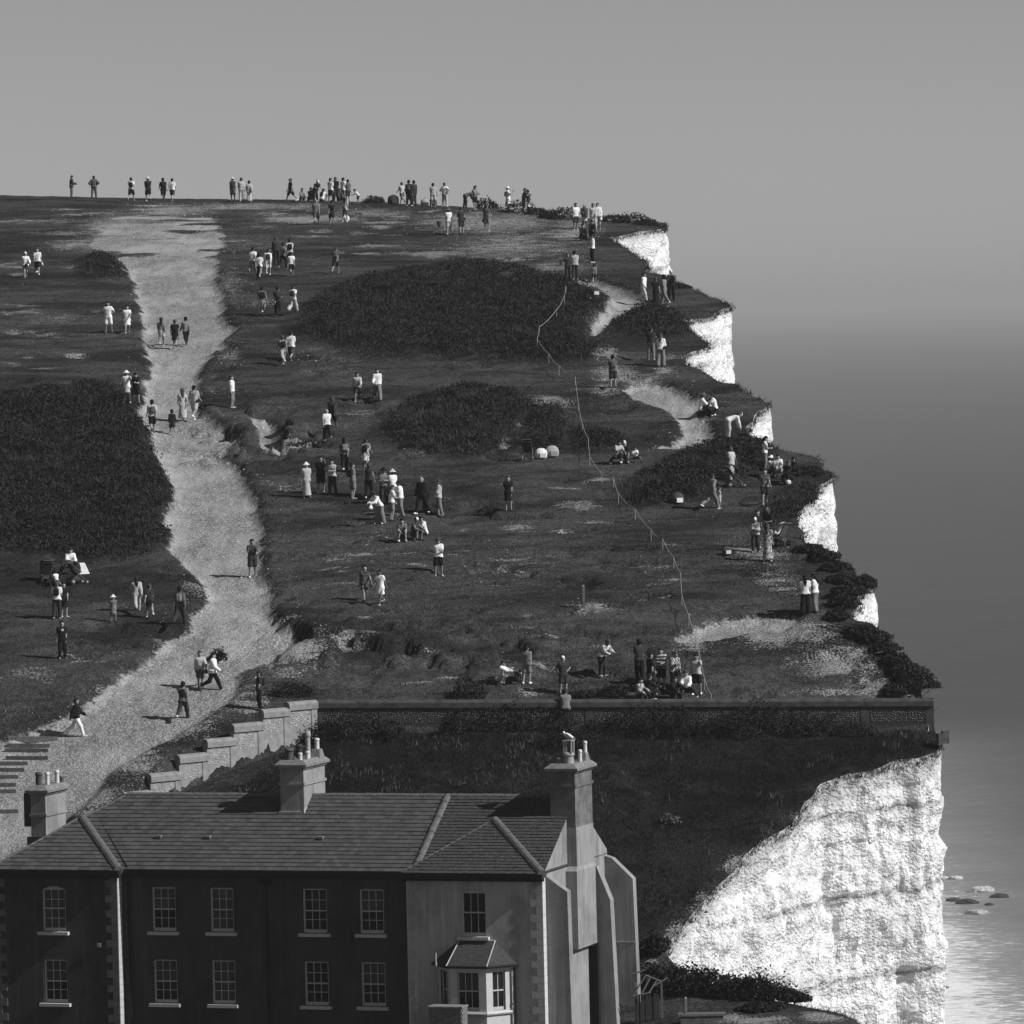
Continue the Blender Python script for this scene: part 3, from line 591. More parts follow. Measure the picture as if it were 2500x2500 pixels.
def slates(par, O, S, T, poly, w_, g_, mats, single=0, joined='slates'):
    O, s, t, nn = plane_axes(O, S, T); pl = np.array(poly); smax, tmax = pl.max(0); smin = pl[:, 0].min(); rest = [MB() for _ in mats]; cnt = 0
    rows = int(tmax / g_) + 1
    for r in range(rows):
        tm = r * g_ + g_ * .45; xi = []
        for (x0, y0), (x1, y1) in zip(poly, poly[1:] + poly[:1]):
            if (y0 > tm) != (y1 > tm): xi.append(x0 + (tm - y0) * (x1 - x0) / (y1 - y0))
        if len(xi) < 2: continue
        lo, hi = min(xi), max(xi); x = lo - (r % 2) * w_ / 2
        while x < hi:
            xa, xb = max(x, lo) + .004, min(x + w_, hi) - .004; full = xb - xa > w_ - .012
            if xb - xa > .03:
                k = random.choices(range(len(mats)), [1, 3, 4, 2][:len(mats)])[0]; p = O + s * ((xa + xb) / 2) + t * (r * g_ - .04) + nn * random.uniform(0, .004); tw = random.uniform(-.02, .02) + (random.uniform(-.12, .12) if random.random() < .015 else 0)
                if cnt < single and full:
                    o = link('slate', slate_mesh(w_, g_, mats[k], k), par); s2 = s * math.cos(tw) + t * math.sin(tw); t2 = np.cross(nn, s2)
                    o.matrix_local = Matrix(((s2[0], t2[0], nn[0], p[0]), (s2[1], t2[1], nn[1], p[1]), (s2[2], t2[2], nn[2], p[2]), (0, 0, 0, 1))); cnt += 1
                else:
                    a = (xb - xa) / 2; L_ = g_ * 1.12; lift = random.uniform(.032, .044); q = lambda i, j, k2: p + s * i + t * (j + tw * i) + nn * k2
                    rest[k].add([q(-a, 0, .004), q(a, 0, .004), q(a, L_, .003), q(-a, L_, .003), q(-a, 0, lift), q(a, 0, lift), q(a, L_, .008), q(-a, L_, .008)], [(4, 5, 6, 7), (0, 1, 5, 4), (1, 2, 6, 5), (3, 0, 4, 7)])
            x += w_
    for k, mb in enumerate(rest):
        if mb.v: tag(mb.build(joined, mats[k], par), kind='stuff')
SLEN = math.hypot(RY + .25, RISE)
slates(roof, (-22.2, -.25, ZE), (0, -.25, ZE), (-22.2, RY, zt), [(.0, 0), (17.1, 0), (17.1, SLEN), (4.1, SLEN)], .26, .255, SL, 300)
slates(roof, (-5.1, -.25, ZE), (0, -.25, ZE), (-5.1, RY, zt), [(0, 0), (5.14, 0), (5.14, SLEN), (0, SLEN)], .2, .2, [M_MOSS, M_MOSS])
def hip_slates(par, x0, x1, xc, ya, zr, mats, w_, g_):
    tl = math.hypot(ya + .7, zr - ZE); slates(par, (x0, -.7, ZE), (x1, -.7, ZE), (x0, ya, zr), [(0, 0), (x1 - x0, 0), (xc - x0, tl)], w_, g_, mats)
    sl_ = math.hypot(xc - x0, zr - ZE)
    slates(par, (x1, -.7, ZE), (x1, 3.5, ZE), (xc, -.7, zr), [(0, 0), (4.2, 0), (4.2, sl_), (ya + .7, sl_)], w_, g_, mats)
    slates(par, (x0, 3.5, ZE), (x0, -.7, ZE), (xc, 3.5, zr), [(0, 0), (4.2, 0), (3.5 - ya, sl_), (0, sl_)], w_, g_, mats)
hip_slates(lroof, -22.1, -16.7, lxc, lya, lzr, SL, .26, .255); hip_slates(rroof, -5.45, .03, rxc, rya, rzr, [M_MOSS, M_MOSS], .2, .2)
def roll(par, p0, p1, r, seg=.46, mat=None, sink=.35):
    p0, p1 = np.array(p0, float), np.array(p1, float); L_ = np.linalg.norm(p1 - p0); k = max(1, round(L_ / seg)); d = (p1 - p0) / k
    for i in range(k):
        a = p0 + d * i; b_ = a + d * .985; mb = MB(); j = random.uniform(-.008, .008); o = np.array([0, 0, -r * sink + j])
        mb.tube(a + o, b_ + o, r * 1.03, r * .97, 12); mb.build('ridge_tile', mat or M_RIDGE, par, smooth=False)
roll(roof, (hipx, RY, zt), (.04, RY, zt), .12); roll(roof, (-5.05, -.22, ZE + .02), (-5.05, RY, zt), .17); roll(roof, (xe0 + .4, .1, ZE + .24), (hipx, RY, zt), .07, .9)
roll(lroof, (-16.75, -.62, ZE + .04), (lxc, lya, lzr), .19); roll(lroof, (-22.05, -.65, ZE + .02), (lxc, lya, lzr), .07, .8); roll(lroof, (lxc, lya, lzr), (lxc, 3.0, lzr), .1)
roll(rroof, (.08, -.64, ZE + .03), (rxc, rya, rzr), .19); roll(rroof, (-5.4, -.66, ZE + .02), (rxc, rya, rzr), .035, 1.2, M_LEAD); roll(rroof, (rxc, rya, rzr), (rxc, 3.0, rzr), .08)
# valley shadow drawn in black, verge, vents, gutters with eave shadow
MB().tube((-16.55, -.2, ZE + .06), (-18.95, 2.75, ZE + 1.79), .035, n=6).build('valley_shadow_line', M_BLACK, roof)  # black tube paints the shadow line beside the wing hip
for x in (-19.1 + 3.2, -13.9, -9.35): MB().box(x - .1, x + .12, 1.35, 1.6, zroof(1.45) + .02, zroof(1.45) + .11).build('roof_vent', M_LEAD, roof)
for a, b_, y in ((-22.15, -16.7, -.79), (-16.66, -5.5, -.34), (-5.46, .1, -.79)):
    MB().box(a, b_, y, y + .12, ZE - .20, ZE - .02).build('gutter', M_BLACK, house); MB().box(a, b_, y + .12, y + .34, ZE - .30, ZE - .04).build('fascia_eave_shade', M_BLACK, house)  # black gutter and deep black fascia, which also paints the shadow under the eaves
def pipe(x, y, z0, z1, r=.05, mat=None): 
    mb = MB().tube((x, y, z0), (x, y, z1), r)
    for z in np.arange(z0 + .6, z1, 1.4): mb.tube((x, y, z), (x, y, z + .06), r * 1.4)
    return mb.build('drainpipe', mat or M_BLACK, house)
pipe(-16.6, -.08, -.8, ZE - .1); pipe(-11.0, -.1, -.8, ZE - .2, .06); MB().box(-11.2, -10.8, -.25, 0, ZE - .55, ZE - .2).build('rainwater_hopper', M_BLACK, house); pipe(.1, .02, -.8, ZE - .2, .04)
MB().box(-17.75, -17.6, -.5, -.44, 3.05, 3.2).build('wall_vent', plain(.3), house)
# chimneys
def chimney(x0, x1, y0, y1, zb, zt_, pots, mat, band=.62, foot=None):
    mb = MB().box(x0, x1, y0, y1, zb, zt_); c = mb.build('chimney', mat, house)
    def ring(e, za, zb_, nm, m): link(nm, MB().box(x0 - e, x1 + e, y0 - e, y1 + e, za, zb_).mesh(nm, m), c)
    ring(.05, zt_ - band - .07, zt_ - band + .03, 'string_course', mat); ring(.07, zt_ - .07, zt_ + .02, 'string_course', mat); ring(.17, zt_ + .02, zt_ + .11, 'cap', M_CAP)
    mb = MB().frustum((x0 - .17, x1 + .17, y0 - .17, y1 + .17), (x0 + .02, x1 - .02, y0 + .02, y1 - .02), zt_ + .11, zt_ + .27); link('cap', mb.mesh('cap', M_CAP), c)
    for px, py, r, h, m, z_ in pots:
        mb = MB().lathe((px, py, zt_ + .2 + z_), [(r * 1.05, 0), (r, .05), (r * .92, h * .75), (r * .95, h * .78), (r * 1.15, h * .8), (r * 1.12, h * .9), (r * .95, h * .93), (r * .95, h), (r * .75, h), (r * .72, h - .06)], 14)
        link('chimney_pot', mb.mesh('chimney_pot', m, True), c)
    if foot: link('lead_flashing', MB().box(x0 - .04, x1 + .05, y0 - .12, y0, zroof(y0) - .08, zroof(y0) + .06).prism([(y0 - .1, zroof(y0) - .04), (y1 - .9, zroof(y1 - .9) - .02), (y1 - .9, zroof(y1 - .9) + .16), (y0 - .1, zroof(y0) + .14)], 'x', x1, x1 + .03).mesh('lead_flashing', plain(.33)), c)
    return c
zc = ZE + 3.62
c1 = chimney(-11.45, -10.5, 2.9, 5.3, ZE + 1.5, zc, [(-11.16, 3.2, .17, .52, plain(.08), 0), (-10.75, 4.15, .105, 1.05, M_POT, .05), (-10.72, 3.2, .08, .34, M_POTW, .0), (-10.62, 3.75, .085, .36, M_POTW, .0), (-10.65, 4.9, .095, .45, M_POTW, .32), (-11.05, 4.0, .13, .62, plain(.04), 0)], M_GABLE, foot=True)
link('mortar_flaunching', MB().frustum((-10.86, -10.44, 4.6, 5.2), (-10.8, -10.5, 4.75, 5.05), zc + .2, zc + .56).mesh('mortar_flaunching', M_CAP), c1)
c2 = chimney(-.62, .36, 2.75, 4.9, ZE + 1.4, ZE + 3.52, [(.02, 3.15, .20, .46, M_POT, .0), (.2, 4.0, .075, .52, M_POTW, .0), (.22, 4.6, .075, .5, M_POTW, .3), (-.32, 3.1, .15, .28, plain(.12), 0)], plain(.13, var=.5, scale=2.2), .55)
mb = MB()
for dx in (-.17, .11):
    for dy in (-.17, .13): mb.box(.02 + dx, .02 + dx + .06, 3.15 + dy, 3.15 + dy + .06, ZE + 4.15, ZE + 4.62)
mb.box(-.17, .21, 2.96, 3.34, ZE + 4.62, ZE + 4.66); mb.box(-.13, .17, 3.0, 3.3, ZE + 4.13, ZE + 4.17); link('chimney_cowl', mb.mesh('chimney_cowl', plain(.35)), c2)
link('mortar_flaunching', MB().frustum((.0, .34, 4.3, 4.85), (.08, .28, 4.42, 4.75), ZE + 3.72, ZE + 4.1).mesh('mortar_flaunching', M_CAP), c2)
c3 = chimney(-22.62, -22.0, 5.0, 7.05, -.8, ZE + 2.42, [(-22.2, 5.75, .085, .62, M_POTW, -.05), (-22.16, 6.65, .085, .62, M_POTW, -.05), (-22.5, 5.6, .13, .62, plain(.06), -.05), (-22.1, 7.0, .09, .35, plain(.1), -.05)], M_GABLE, .85)
link('side_flue', MB().box(-22.95, -22.625, 5.1, 6.9, ZE + 1.1, ZE + 2.4).mesh('side_flue', M_DARK), c3); link('plinth', MB().box(-22.75, -21.96, 4.85, 5.0, ZE + .2, ZE + .72).mesh('plinth', M_DARK), c3)
# breast and buttresses on the gable
MB().box(-.3, .38, 2.75, 4.9, ZE - .1, ZE + 1.4).build('chimney_breast', M_GABLE, house)
mb = MB().box(0.0, .45, 2.5, 4.85, ZE - 3.15, ZE - .22); mb.frustum((0, .45, 2.5, 4.95), (0, .36, 2.73, 4.9), ZE - .22, ZE - .06); mb.build('chimney_breast', M_GABLE, house)
MB().box(0.0, .20, 2.2, 4.5, -.8, ZE - 3.16).build('chimney_breast', M_GABLE, house)
def fin(y0, y1, prof):
    mb = MB().prism([(x, z) for x, z in prof], 'y', y0, y1); return mb.build('buttress', M_GABLE, house)
fin(-.08, .36, [(0, -.8), (.95, -.8), (.86, ZE - .72), (.0, ZE - .12)][::-1])
fin(5.1, 5.55, [(0, -.8), (1.1, -.8), (.92, ZE - 1.55), (.40, ZE - .28), (0, ZE - .28)][::-1])
fin(7.45, 7.85, [(0, -.8), (1.25, -.8), (1.12, ZE - .98), (.3, ZE - .2), (0, ZE - .1)][::-1])
MB().box(0.01, 1.13, 7.43, 7.45, ZE - 3.42, ZE - 3.38).build('string_course', plain(.4), house)
MB().prism([(4.86, -.8), (5.1, -.8), (5.1, ZE - 3.3), (4.98, ZE - 3.15), (4.86, ZE - 3.3)], 'x', .1, .45).build('niche_shade_block', M_BLACK, house)  # solid black prism: the niche's shade put in as colour, no recess cut
# canted bay
bx0, bx1, pr = -4.12, -1.22, .88; fy = -.45 - pr; fx0, fx1 = bx0 + .74, bx1 - .74; zb = ZE - 3.38
mb = MB()
def bay_face(p, q, oa, ob, zo0, zo1):
    """wall strip from p to q (plan) with one opening between fractions oa..ob"""
    p, q = np.array(p), np.array(q); r = lambda f_: p + (q - p) * f_
    for f0, f1, z0, z1 in ((0, oa, -.8, zb), (ob, 1, -.8, zb), (oa, ob, -.8, zo0), (oa, ob, zo1, zb)):
        a, b_ = r(f0), r(f1); mb.add([(a[0], a[1], z0), (b_[0], b_[1], z0), (b_[0], b_[1], z1), (a[0], a[1], z1)], [(0, 1, 2, 3)])
zo0, zo1 = ZE - 5.05, ZE - 3.58
bay_face((bx0, -.45), (fx0, fy), .2, .8, zo0, zo1); bay_face((fx0, fy), (fx1, fy), .2, .8, zo0, zo1); bay_face((fx1, fy), (bx1, -.45), .24, .72, zo0, zo1)
bay = mb.build('bay_window', plain(.50, var=.08), house)
def bay_sash(p, q, oa, ob, cols):
    p, q = np.array(p), np.array(q); w_ = np.linalg.norm(q - p) * (ob - oa) + .04; c = p + (q - p) * (oa + ob) / 2; a = math.atan2(q[1] - p[1], q[0] - p[0])
    nrm = np.array([-math.sin(a), math.cos(a)]) * .07
    f = sash(house, 0, 0, zo0, zo1, w_, cols, 2, sill=False); f.location = (c[0] + nrm[0], c[1] + nrm[1], zo0); f.rotation_euler = (0, 0, a)
bay_sash((bx0, -.45), (fx0, fy), .2, .8, 2); bay_sash((fx0, fy), (fx1, fy), .2, .8, 3); bay_sash((fx1, fy), (bx1, -.45), .24, .72, 2)
e = .16; t_ = ZE - 2.52
mb = MB(); A_, B_, C_, D_ = (bx0 - e - .06, -.47, zb), (fx0 - e * .5, fy - e, zb), (fx1 + e * .5, fy - e, zb), (bx1 + e + .06, -.47, zb); G_, H_ = (fx0 + .12, -.46, t_), (fx1 + .10, -.46, t_)
mb.add([A_, B_, C_, D_, G_, H_], [(0, 1, 4), (1, 2, 5, 4), (2, 3, 5), (3, 2, 1, 0)]); br = mb.build('bay_roof', plain(.045, var=.4, scale=9), house)
for a, b_ in ((B_, G_), (C_, H_), (G_, H_)): link('lead_roll', MB().tube(a, b_, .022, n=6).mesh('lead_roll', plain(.45)), br)
link('bay_gutter', MB().tube((A_[0], A_[1], zb - .03), (B_[0], B_[1], zb - .03), .05).tube((B_[0], B_[1], zb - .03), (C_[0], C_[1], zb - .03), .05).tube((C_[0], C_[1], zb - .03), (D_[0], D_[1], zb - .03), .05).mesh('bay_gutter', M_BLACK), br)
mb = MB(); 
for p, q in (((bx0, -.45), (fx0, fy)), ((fx0, fy), (fx1, fy)), ((fx1, fy), (bx1, -.45))): mb.tube((p[0] * 1.0, p[1] - .05, zo0 - .1), (q[0], q[1] - .05, zo0 - .1), .07, n=6)
mb.build('bay_sill', M_WHITE, house)
pipe(bx1 + .12, -.52, -.8, zb - .1, .045); pipe(bx0 + .1, -1.0, -.8, ZE - 2.95, .035, plain(.3))
# brick pier in front of the bay
bp = empty('brick_pier', house.matrix_basis @ Vector((-2.95, -2.9, 0))); bp.rotation_euler = (0, 0, -TH)
tag(bp, 'weathered brick pier standing in front of the bay window', 'pier')
MB().box(-.62, .62, -.3, .3, -.9, 1.28).build('core', plain(.12), bp)
mb = MB(); r_ = 0
for z in np.arange(-.3, 1.26, .085):
    for x in np.arange(-.66 + (r_ % 2) * .115, .6, .235): mb.box(x, min(x + .225, .65), -.325 - random.uniform(0, .01), -.3, z, z + .074)
    for y in np.arange(-.31 + (r_ % 2) * .115, .3, .235): mb.box(.62, .645 + random.uniform(0, .01), y, min(y + .225, .32), z, z + .074)
    r_ += 1
tag(mb.build('bricks', plain(.16, var=.5, scale=14), bp), kind='stuff'); MB().box(-.68, .68, -.36, .36, 1.28, 1.34).build('coping', plain(.2, var=.4), bp)
# gull on the chimney cowl
gp = house.matrix_basis @ Vector((.02, 3.15, ZE + 4.66)); gull = empty('gull', gp, rad(60)); tag(gull, 'white gull perched on the cowl of the gable chimney', 'bird')
mb = MB().lathe((0, 0, 0), [(.005, -.24), (.05, -.17), (.085, -.05), (.09, .04), (.07, .12), (.05, .17), (.03, .2)], 10); mb.v = [(x, z * .95, .17 + y + z * .30) for x, y, z in mb.v]; mb.build('body', plain(.75), gull, smooth=True)
MB().lathe((0, .19, .27), [(.01, -.06), (.045, -.03), (.052, .01), (.04, .045), (.01, .06)], 10).build('head', plain(.8), gull, smooth=True)
MB().tube((0, .23, .27), (0, .31, .255), .014, .004, 6).build('beak', plain(.35), gull)
for sx in (-1, 1):
    MB().prism([(.10, .22), (.02, .12), (-.26, .02), (-.2, .1), (0, .24)], 'x', sx * .075, sx * .095).build('wing', plain(.4), gull); MB().tube((sx * .03, .0, 0), (sx * .03, .0, .12), .009, n=5).build('leg', plain(.3), gull)
# ------------------------------------------------------------------ flint walls
M_FLINT = plain(.40, var=.75, scale=9, rough=.6); M_CONC = plain(.23, var=.3, scale=3, bmp=.01); M_PANEL = plain(.10, var=.4, scale=6)
def flints(fr, x0, x1, z0, z1, y, seed, size=.075):
    """rows of rough flints proud of a wall face; fr maps (along, out, up) to the world"""
    r = np.random.default_rng(seed); V_, F_ = [], []
    o8 = np.array([(1, 0, 0), (-1, 0, 0), (0, 1, 0), (0, -1, 0), (0, 0, 1), (0, 0, -1)], float); f8 = [(0, 2, 4), (2, 1, 4), (1, 3, 4), (3, 0, 4), (2, 0, 5), (1, 2, 5), (3, 1, 5), (0, 3, 5)]
    z = z0 + size * .6
    while z < z1 - size * .3:
        x = x0 + r.uniform(.02, .1)
        while x < x1 - .03:
            s = np.array([r.uniform(.5, 1.1), r.uniform(.3, .6), r.uniform(.4, .95)]) * size * .62
            p = o8 * s * r.uniform(.8, 1.15, (6, 1)) + np.array([x, y + .005, z + r.uniform(-.028, .028)]); k = len(V_); V_ += [fr(*q) for q in p]; F_ += [(a + k, b_ + k, c + k) for a, b_, c in f8]
            x += size * r.uniform(.8, 1.7)
        z += size * .95
    return np.array(V_), np.array(F_)
def frame(a, b_):
    a, b_ = np.array(a, float), np.array(b_, float); d = b_ - a; L_ = np.linalg.norm(d); d /= L_; nr = np.array([d[1], -d[0], 0]); nr /= np.linalg.norm(nr)
    return (lambda x, y, z: a + d * x + nr * y + np.array([0, 0, z])), L_
def fbox(fr, x0, x1, y0, y1, z0, z1, mb=None):
    mb = mb or MB(); return mb.add([fr(*q) for q in ((x0, y0, z0), (x1, y0, z0), (x1, y1, z0), (x0, y1, z0), (x0, y0, z1), (x1, y0, z1), (x1, y1, z1), (x0, y1, z1))], [(0, 3, 2, 1), (4, 5, 6, 7), (0, 1, 5, 4), (1, 2, 6, 5), (2, 3, 7, 6), (3, 0, 4, 7)])
def coping(fr, x0, x1, ya, yb, z0, h, ov=.04):
    """rounded coping: flat sides with a cambered top"""
    c = (ya + yb) / 2; hw = (yb - ya) / 2 + ov; pr = [(c - hw, z0), (c - hw, z0 + h * .62), (c - hw * .7, z0 + h * .86), (c, z0 + h), (c + hw * .7, z0 + h * .86), (c + hw, z0 + h * .62), (c + hw, z0)]
    n_ = len(pr); return MB().add([fr(x0, *q) for q in pr] + [fr(x1, *q) for q in pr], [tuple(range(n_ - 1, -1, -1)), tuple(range(n_, 2 * n_))] + [(i, (i + 1) % n_, n_ + (i + 1) % n_, n_ + i) for i in range(n_)])
M_LW = plain(.055, var=.5, scale=2.5, bmp=.02)
wa, wb = P(768, 1709, 248.5), P(2279, 1704, 247.7)
fw, WL_ = frame(wa, wb)
lw_ = empty('flint_wall', fw(0, 0, -1.1)); tag(lw_, 'long flint panel wall running to the cliff edge behind the house', 'wall')
lw_inv = -np.array(lw_.location)
def wpart(mb, name, mat, root): o = mb.build(name, mat, root); o.matrix_parent_inverse = root.matrix_basis.inverted(); return o
npan = 9; pw_ = WL_ / npan
allV, allF, off = [], [], 0
for i in range(npan):
    x0, x1 = i * pw_, (i + 1) * pw_
    wpart(coping(fw, x0 + .004, x1 - .004, -.16, .16, -.33, .33), 'coping', M_LW, lw_)
    wpart(fbox(fw, x0 + .17, x1 - .17, -.13, .115, -1.75, -.33), 'flint_panel', plain(.04, var=.5), lw_)
    v_, f_ = flints(fw, x0 + .2, x1 - .2, -.98, -.36, .115, 300 + i, .085); allV.append(v_); allF.append(f_ + off); off += len(v_)
for i in range(npan + 1):
    x = i * pw_; x = min(max(x, .17), WL_ - .17); wpart(fbox(fw, x - .168, x + .168, -.14, .135, -1.9, -.332), 'pier', M_LW, lw_)
o = link('flints', mesh_np('flints', np.concatenate(allV), np.concatenate(allF), plain(.10, var=.9, scale=7)), lw_); o.matrix_parent_inverse = lw_.matrix_basis.inverted(); tag(o, kind='stuff')
wpart(fbox(fw, WL_ - .02, WL_ + .02, -.1, .1, 0, .14), 'finial', M_CONC, lw_)
sw = empty('stepped_wall', P(560, 1830, 245)); tag(sw, 'sunlit flint wall stepping down the slope beside the gravel path', 'wall')
steps_ = [(770, 700, 1711), (703, 637, 1729), (640, 565, 1764), (572, 500, 1801), (505, 432, 1839), (438, 362, 1885), (368, 300, 1931)]
dw = lambda u: 242 + (u - 365) / (770 - 365) * 6.3
allV, allF, off = [], [], 0
for i, (ur, ul, v) in enumerate(steps_):
    zt_ = P((ur + ul) / 2, v, dw((ur + ul) / 2))[2]; a = P(ul, v, dw(ul)); b_ = P(ur, v, dw(ur)); a[2] = b_[2] = zt_; fr, L_ = frame(a, b_)
    e0 = 0.0 if i == 0 else .0
    wpart(coping(fr, 0, L_, -.17, .15, -.36, .36, .03), 'coping', plain(.21, var=.3, scale=4), sw); wpart(fbox(fr, .02, L_ - .002, -.14, .1, -2.3, -.36), 'flint_panel', M_CONC, sw)
    wpart(fbox(fr, L_ - .34, L_ - .06, -.15, .13, -2.4, -.361), 'pier', M_CONC, sw)
    v_, f_ = flints(fr, .06, L_ - .4, -1.08, -.38, .1, 400 + i, .08); allV.append(v_); allF.append(f_ + off); off += len(v_)
o = link('flints', mesh_np('flints', np.concatenate(allV), np.concatenate(allF), M_FLINT), sw); o.matrix_parent_inverse = sw.matrix_basis.inverted(); tag(o, kind='stuff')
bk = P(2302, 1800, 245.3); o = MB().box(-.24, .22, -.2, .2, -.25, .16).box(-.05, .24, -.18, .1, .16, .26).build('masonry_stub', plain(.07, var=.5), None, bk, .2); tag(o, 'broken block of masonry jutting over the cliff below the wall end', 'masonry')

# ------------------------------------------------------------------ steps cut in the path
for i, (u0, u1, v) in enumerate([(20, 140, 1808), (18, 122, 1824), (12, 118, 1839), (15, 118, 1855), (-60, 68, 1868), (-60, 60, 1886), (-60, 45, 1903), (-60, 40, 1922), (-60, 40, 1938), (-60, 45, 1985)]):
    a, b_ = at(u0, v), at(u1, v); fr, L_ = frame(a, b_)
    o = fbox(fr, 0, L_, -.05, .05, -.12, .14).build('step_edge', plain(.15, var=.4)); o.location = (0, 0, 0)
    tag(o, '%s timber step edge across the gravel path, counting down from the top' % ['first', 'second', 'third', 'fourth', 'fifth', 'sixth', 'seventh', 'eighth', 'ninth', 'tenth'][i], 'step', 'timber steps in the path')

# ------------------------------------------------------------------ rope fence
rp = [(1382, 703), (1378, 727), (1359, 760), (1317, 803), (1312, 832), (1340, 867), (1365, 897), (1405, 924), (1412, 985), (1422, 1040), (1437, 1078), (1440, 1118), (1470, 1160), (1498, 1170), (1510, 1210), (1551, 1248), (1590, 1300), (1618, 1321), (1645, 1366), (1662, 1403), (1665, 1455), (1682, 1510), (1700, 1560), (1706, 1585), (1720, 1662), (1737, 1703)]
tops = [at(u, v + .42 * float(kpx(v))) + np.array([0, 0, .5]) for u, v in rp]
rf = empty('rope_fence', tops[0] - np.array([0, 0, .5])); tag(rf, 'thin rope fence on low pale posts winding down the middle of the field', 'fence')
M_ROPE = plain(.32)
for i, t in enumerate(tops):
    wpart(MB().tube(t - np.array([0, 0, .75]), t + np.array([0, 0, .03]), .016, n=6), 'post', M_ROPE, rf)
for a, b_ in zip(tops, tops[1:]):
    mb = MB(); pr = None
    for k in range(7):
        q = a + (b_ - a) * k / 6 + np.array([0, 0, -.10 * math.sin(math.pi * k / 6)])
        if pr is not None: mb.tube(pr, q, .011, n=5, cap=False)
        pr = q
    wpart(mb, 'rope', M_ROPE, rf)
def post(u, v, h, w_, label, head=False):
    p = at(u, v); mb = MB().box(-w_ / 2, w_ / 2, -w_ / 2, w_ / 2, -.25, h); r = empty('wooden_post', p, rad(12)); tag(r, label, 'post'); link('shaft', mb.mesh('shaft', plain(.10, var=.4)), r)
    link('top', MB().frustum((-w_ / 2, w_ / 2, -w_ / 2, w_ / 2), (-w_ / 4, w_ / 4, -w_ / 4, w_ / 4), h, h + .05).mesh('top', plain(.2)), r)
    if head: link('arm', MB().box(-.38, .12, -w_ / 2 - .02, -w_ / 2, h - .12, h).mesh('arm', plain(.06)), r)
    return r
post(1425, 1486, .95, .11, 'lone wooden post on the worn chalk patch in mid field'); post(880, 537, .5, .14, 'short marker post with side arm near the skyline path', True); post(1675, 2503, 1.0, .1, 'thin upright post beside the low slab at the cliff foot')

# ------------------------------------------------------------------ yard scraps under the bank
sh = empty('ruined_shed', at(1585, 2495)); tag(sh, 'collapsed plank shed with leaning boards beside the gable', 'shed')
M_WOOD = plain(.10, var=.4, scale=9); M_WOODD = plain(.03, var=.4)
for i in range(9): MB().box(-.5 + i * .1, -.42 + i * .1, random.uniform(-.03, .03), .04, -.2, 1.05 + random.uniform(-.12, .1)).build('plank', M_WOODD, sh)
for x in (-.52, .46): MB().box(x, x + .08, .05, .13, -.3, 1.5).build('post', M_WOOD, sh)
for a, b_ in (((-.5, 0, 1.15), (-.1, .1, 1.75)), ((-.25, 0, 1.1), (.1, .15, 1.7)), ((.0, -.1, 1.1), (.35, .1, 1.6)), ((-.6, -.1, 1.0), (.1, -.1, 1.12)), ((.2, 0, 1.35), (.75, .1, 1.65)), ((-.6, .2, 1.8), (-.1, .2, 1.95)), ((-.1, .2, 1.75), (.5, .2, 1.5))): MB().tube(a, b_, .035, n=5).build('rafter', M_WOOD, sh)
sb = empty('low_slab', at(1720, 2494)); tag(sb, 'low pale slab lying on the ground below the shrubs', 'slab'); MB().box(-.9, .7, -.3, .3, -.1, .22).build('block', plain(.09, var=.4), sb); MB().box(-1.0, .8, -.34, .34, .225, .30).build('top', plain(.11, var=.4), sb)

# ------------------------------------------------------------------ rocks in the shallows
for i, (u, v, s, m, lab) in enumerate([(2395, 2177, 1.1, .4, 'largest pale boulder awash in the surf'), (2330, 2200, .7, .05, 'dark rock with pale crown nearest the cliff in the surf'), (2362, 2206, .9, .03, 'broad black rock between two pale ones in the surf'), (2440, 2191, .8, .03, 'flat dark rock farthest out from the cliff'), (2385, 2231, .9, .3, 'grey boulder nearest the beach in the shallows'), (2332, 2146, .7, .4, 'small pale rock farthest along the shore'), (2302, 2146, .6, .4, 'pale rock half hidden by the cliff edge'), (2415, 2210, .4, .03, 'small black rock just awash beyond the others')]):
    D = (CAMZ - SEA) / ((v - 740) / FPX); p = P(u, v, D); p = CAM + (p - CAM) * ((CAMZ - SEA) / (CAMZ - p[2])); r = np.random.default_rng(50 + i)
    th, ph = np.meshgrid(np.linspace(0, 2 * math.pi, 13)[:-1], np.linspace(.02, math.pi - .02, 8)); q = np.stack([np.cos(th) * np.sin(ph), np.sin(th) * np.sin(ph), np.cos(ph)], -1).reshape(-1, 3)
    q = q * (1 + .35 * fbm(q[:, 0] * 1.7 + i * 9, q[:, 1] * 1.7, q[:, 2] * 1.7, 7))[:, None] * np.array([1.3, .9, .5]) * s * 1.35
    f_ = [(j * 12 + k, j * 12 + (k + 1) % 12, (j + 1) * 12 + (k + 1) % 12, (j + 1) * 12 + k) for j in range(7) for k in range(12)]
    o = link('boulder', mesh_np('boulder', q, np.array(f_), plain(m, var=.5, scale=2.5, bmp=.1)), None, (p[0], p[1], SEA + .05)); tag(o, lab, 'rock', 'rocks in the surf')

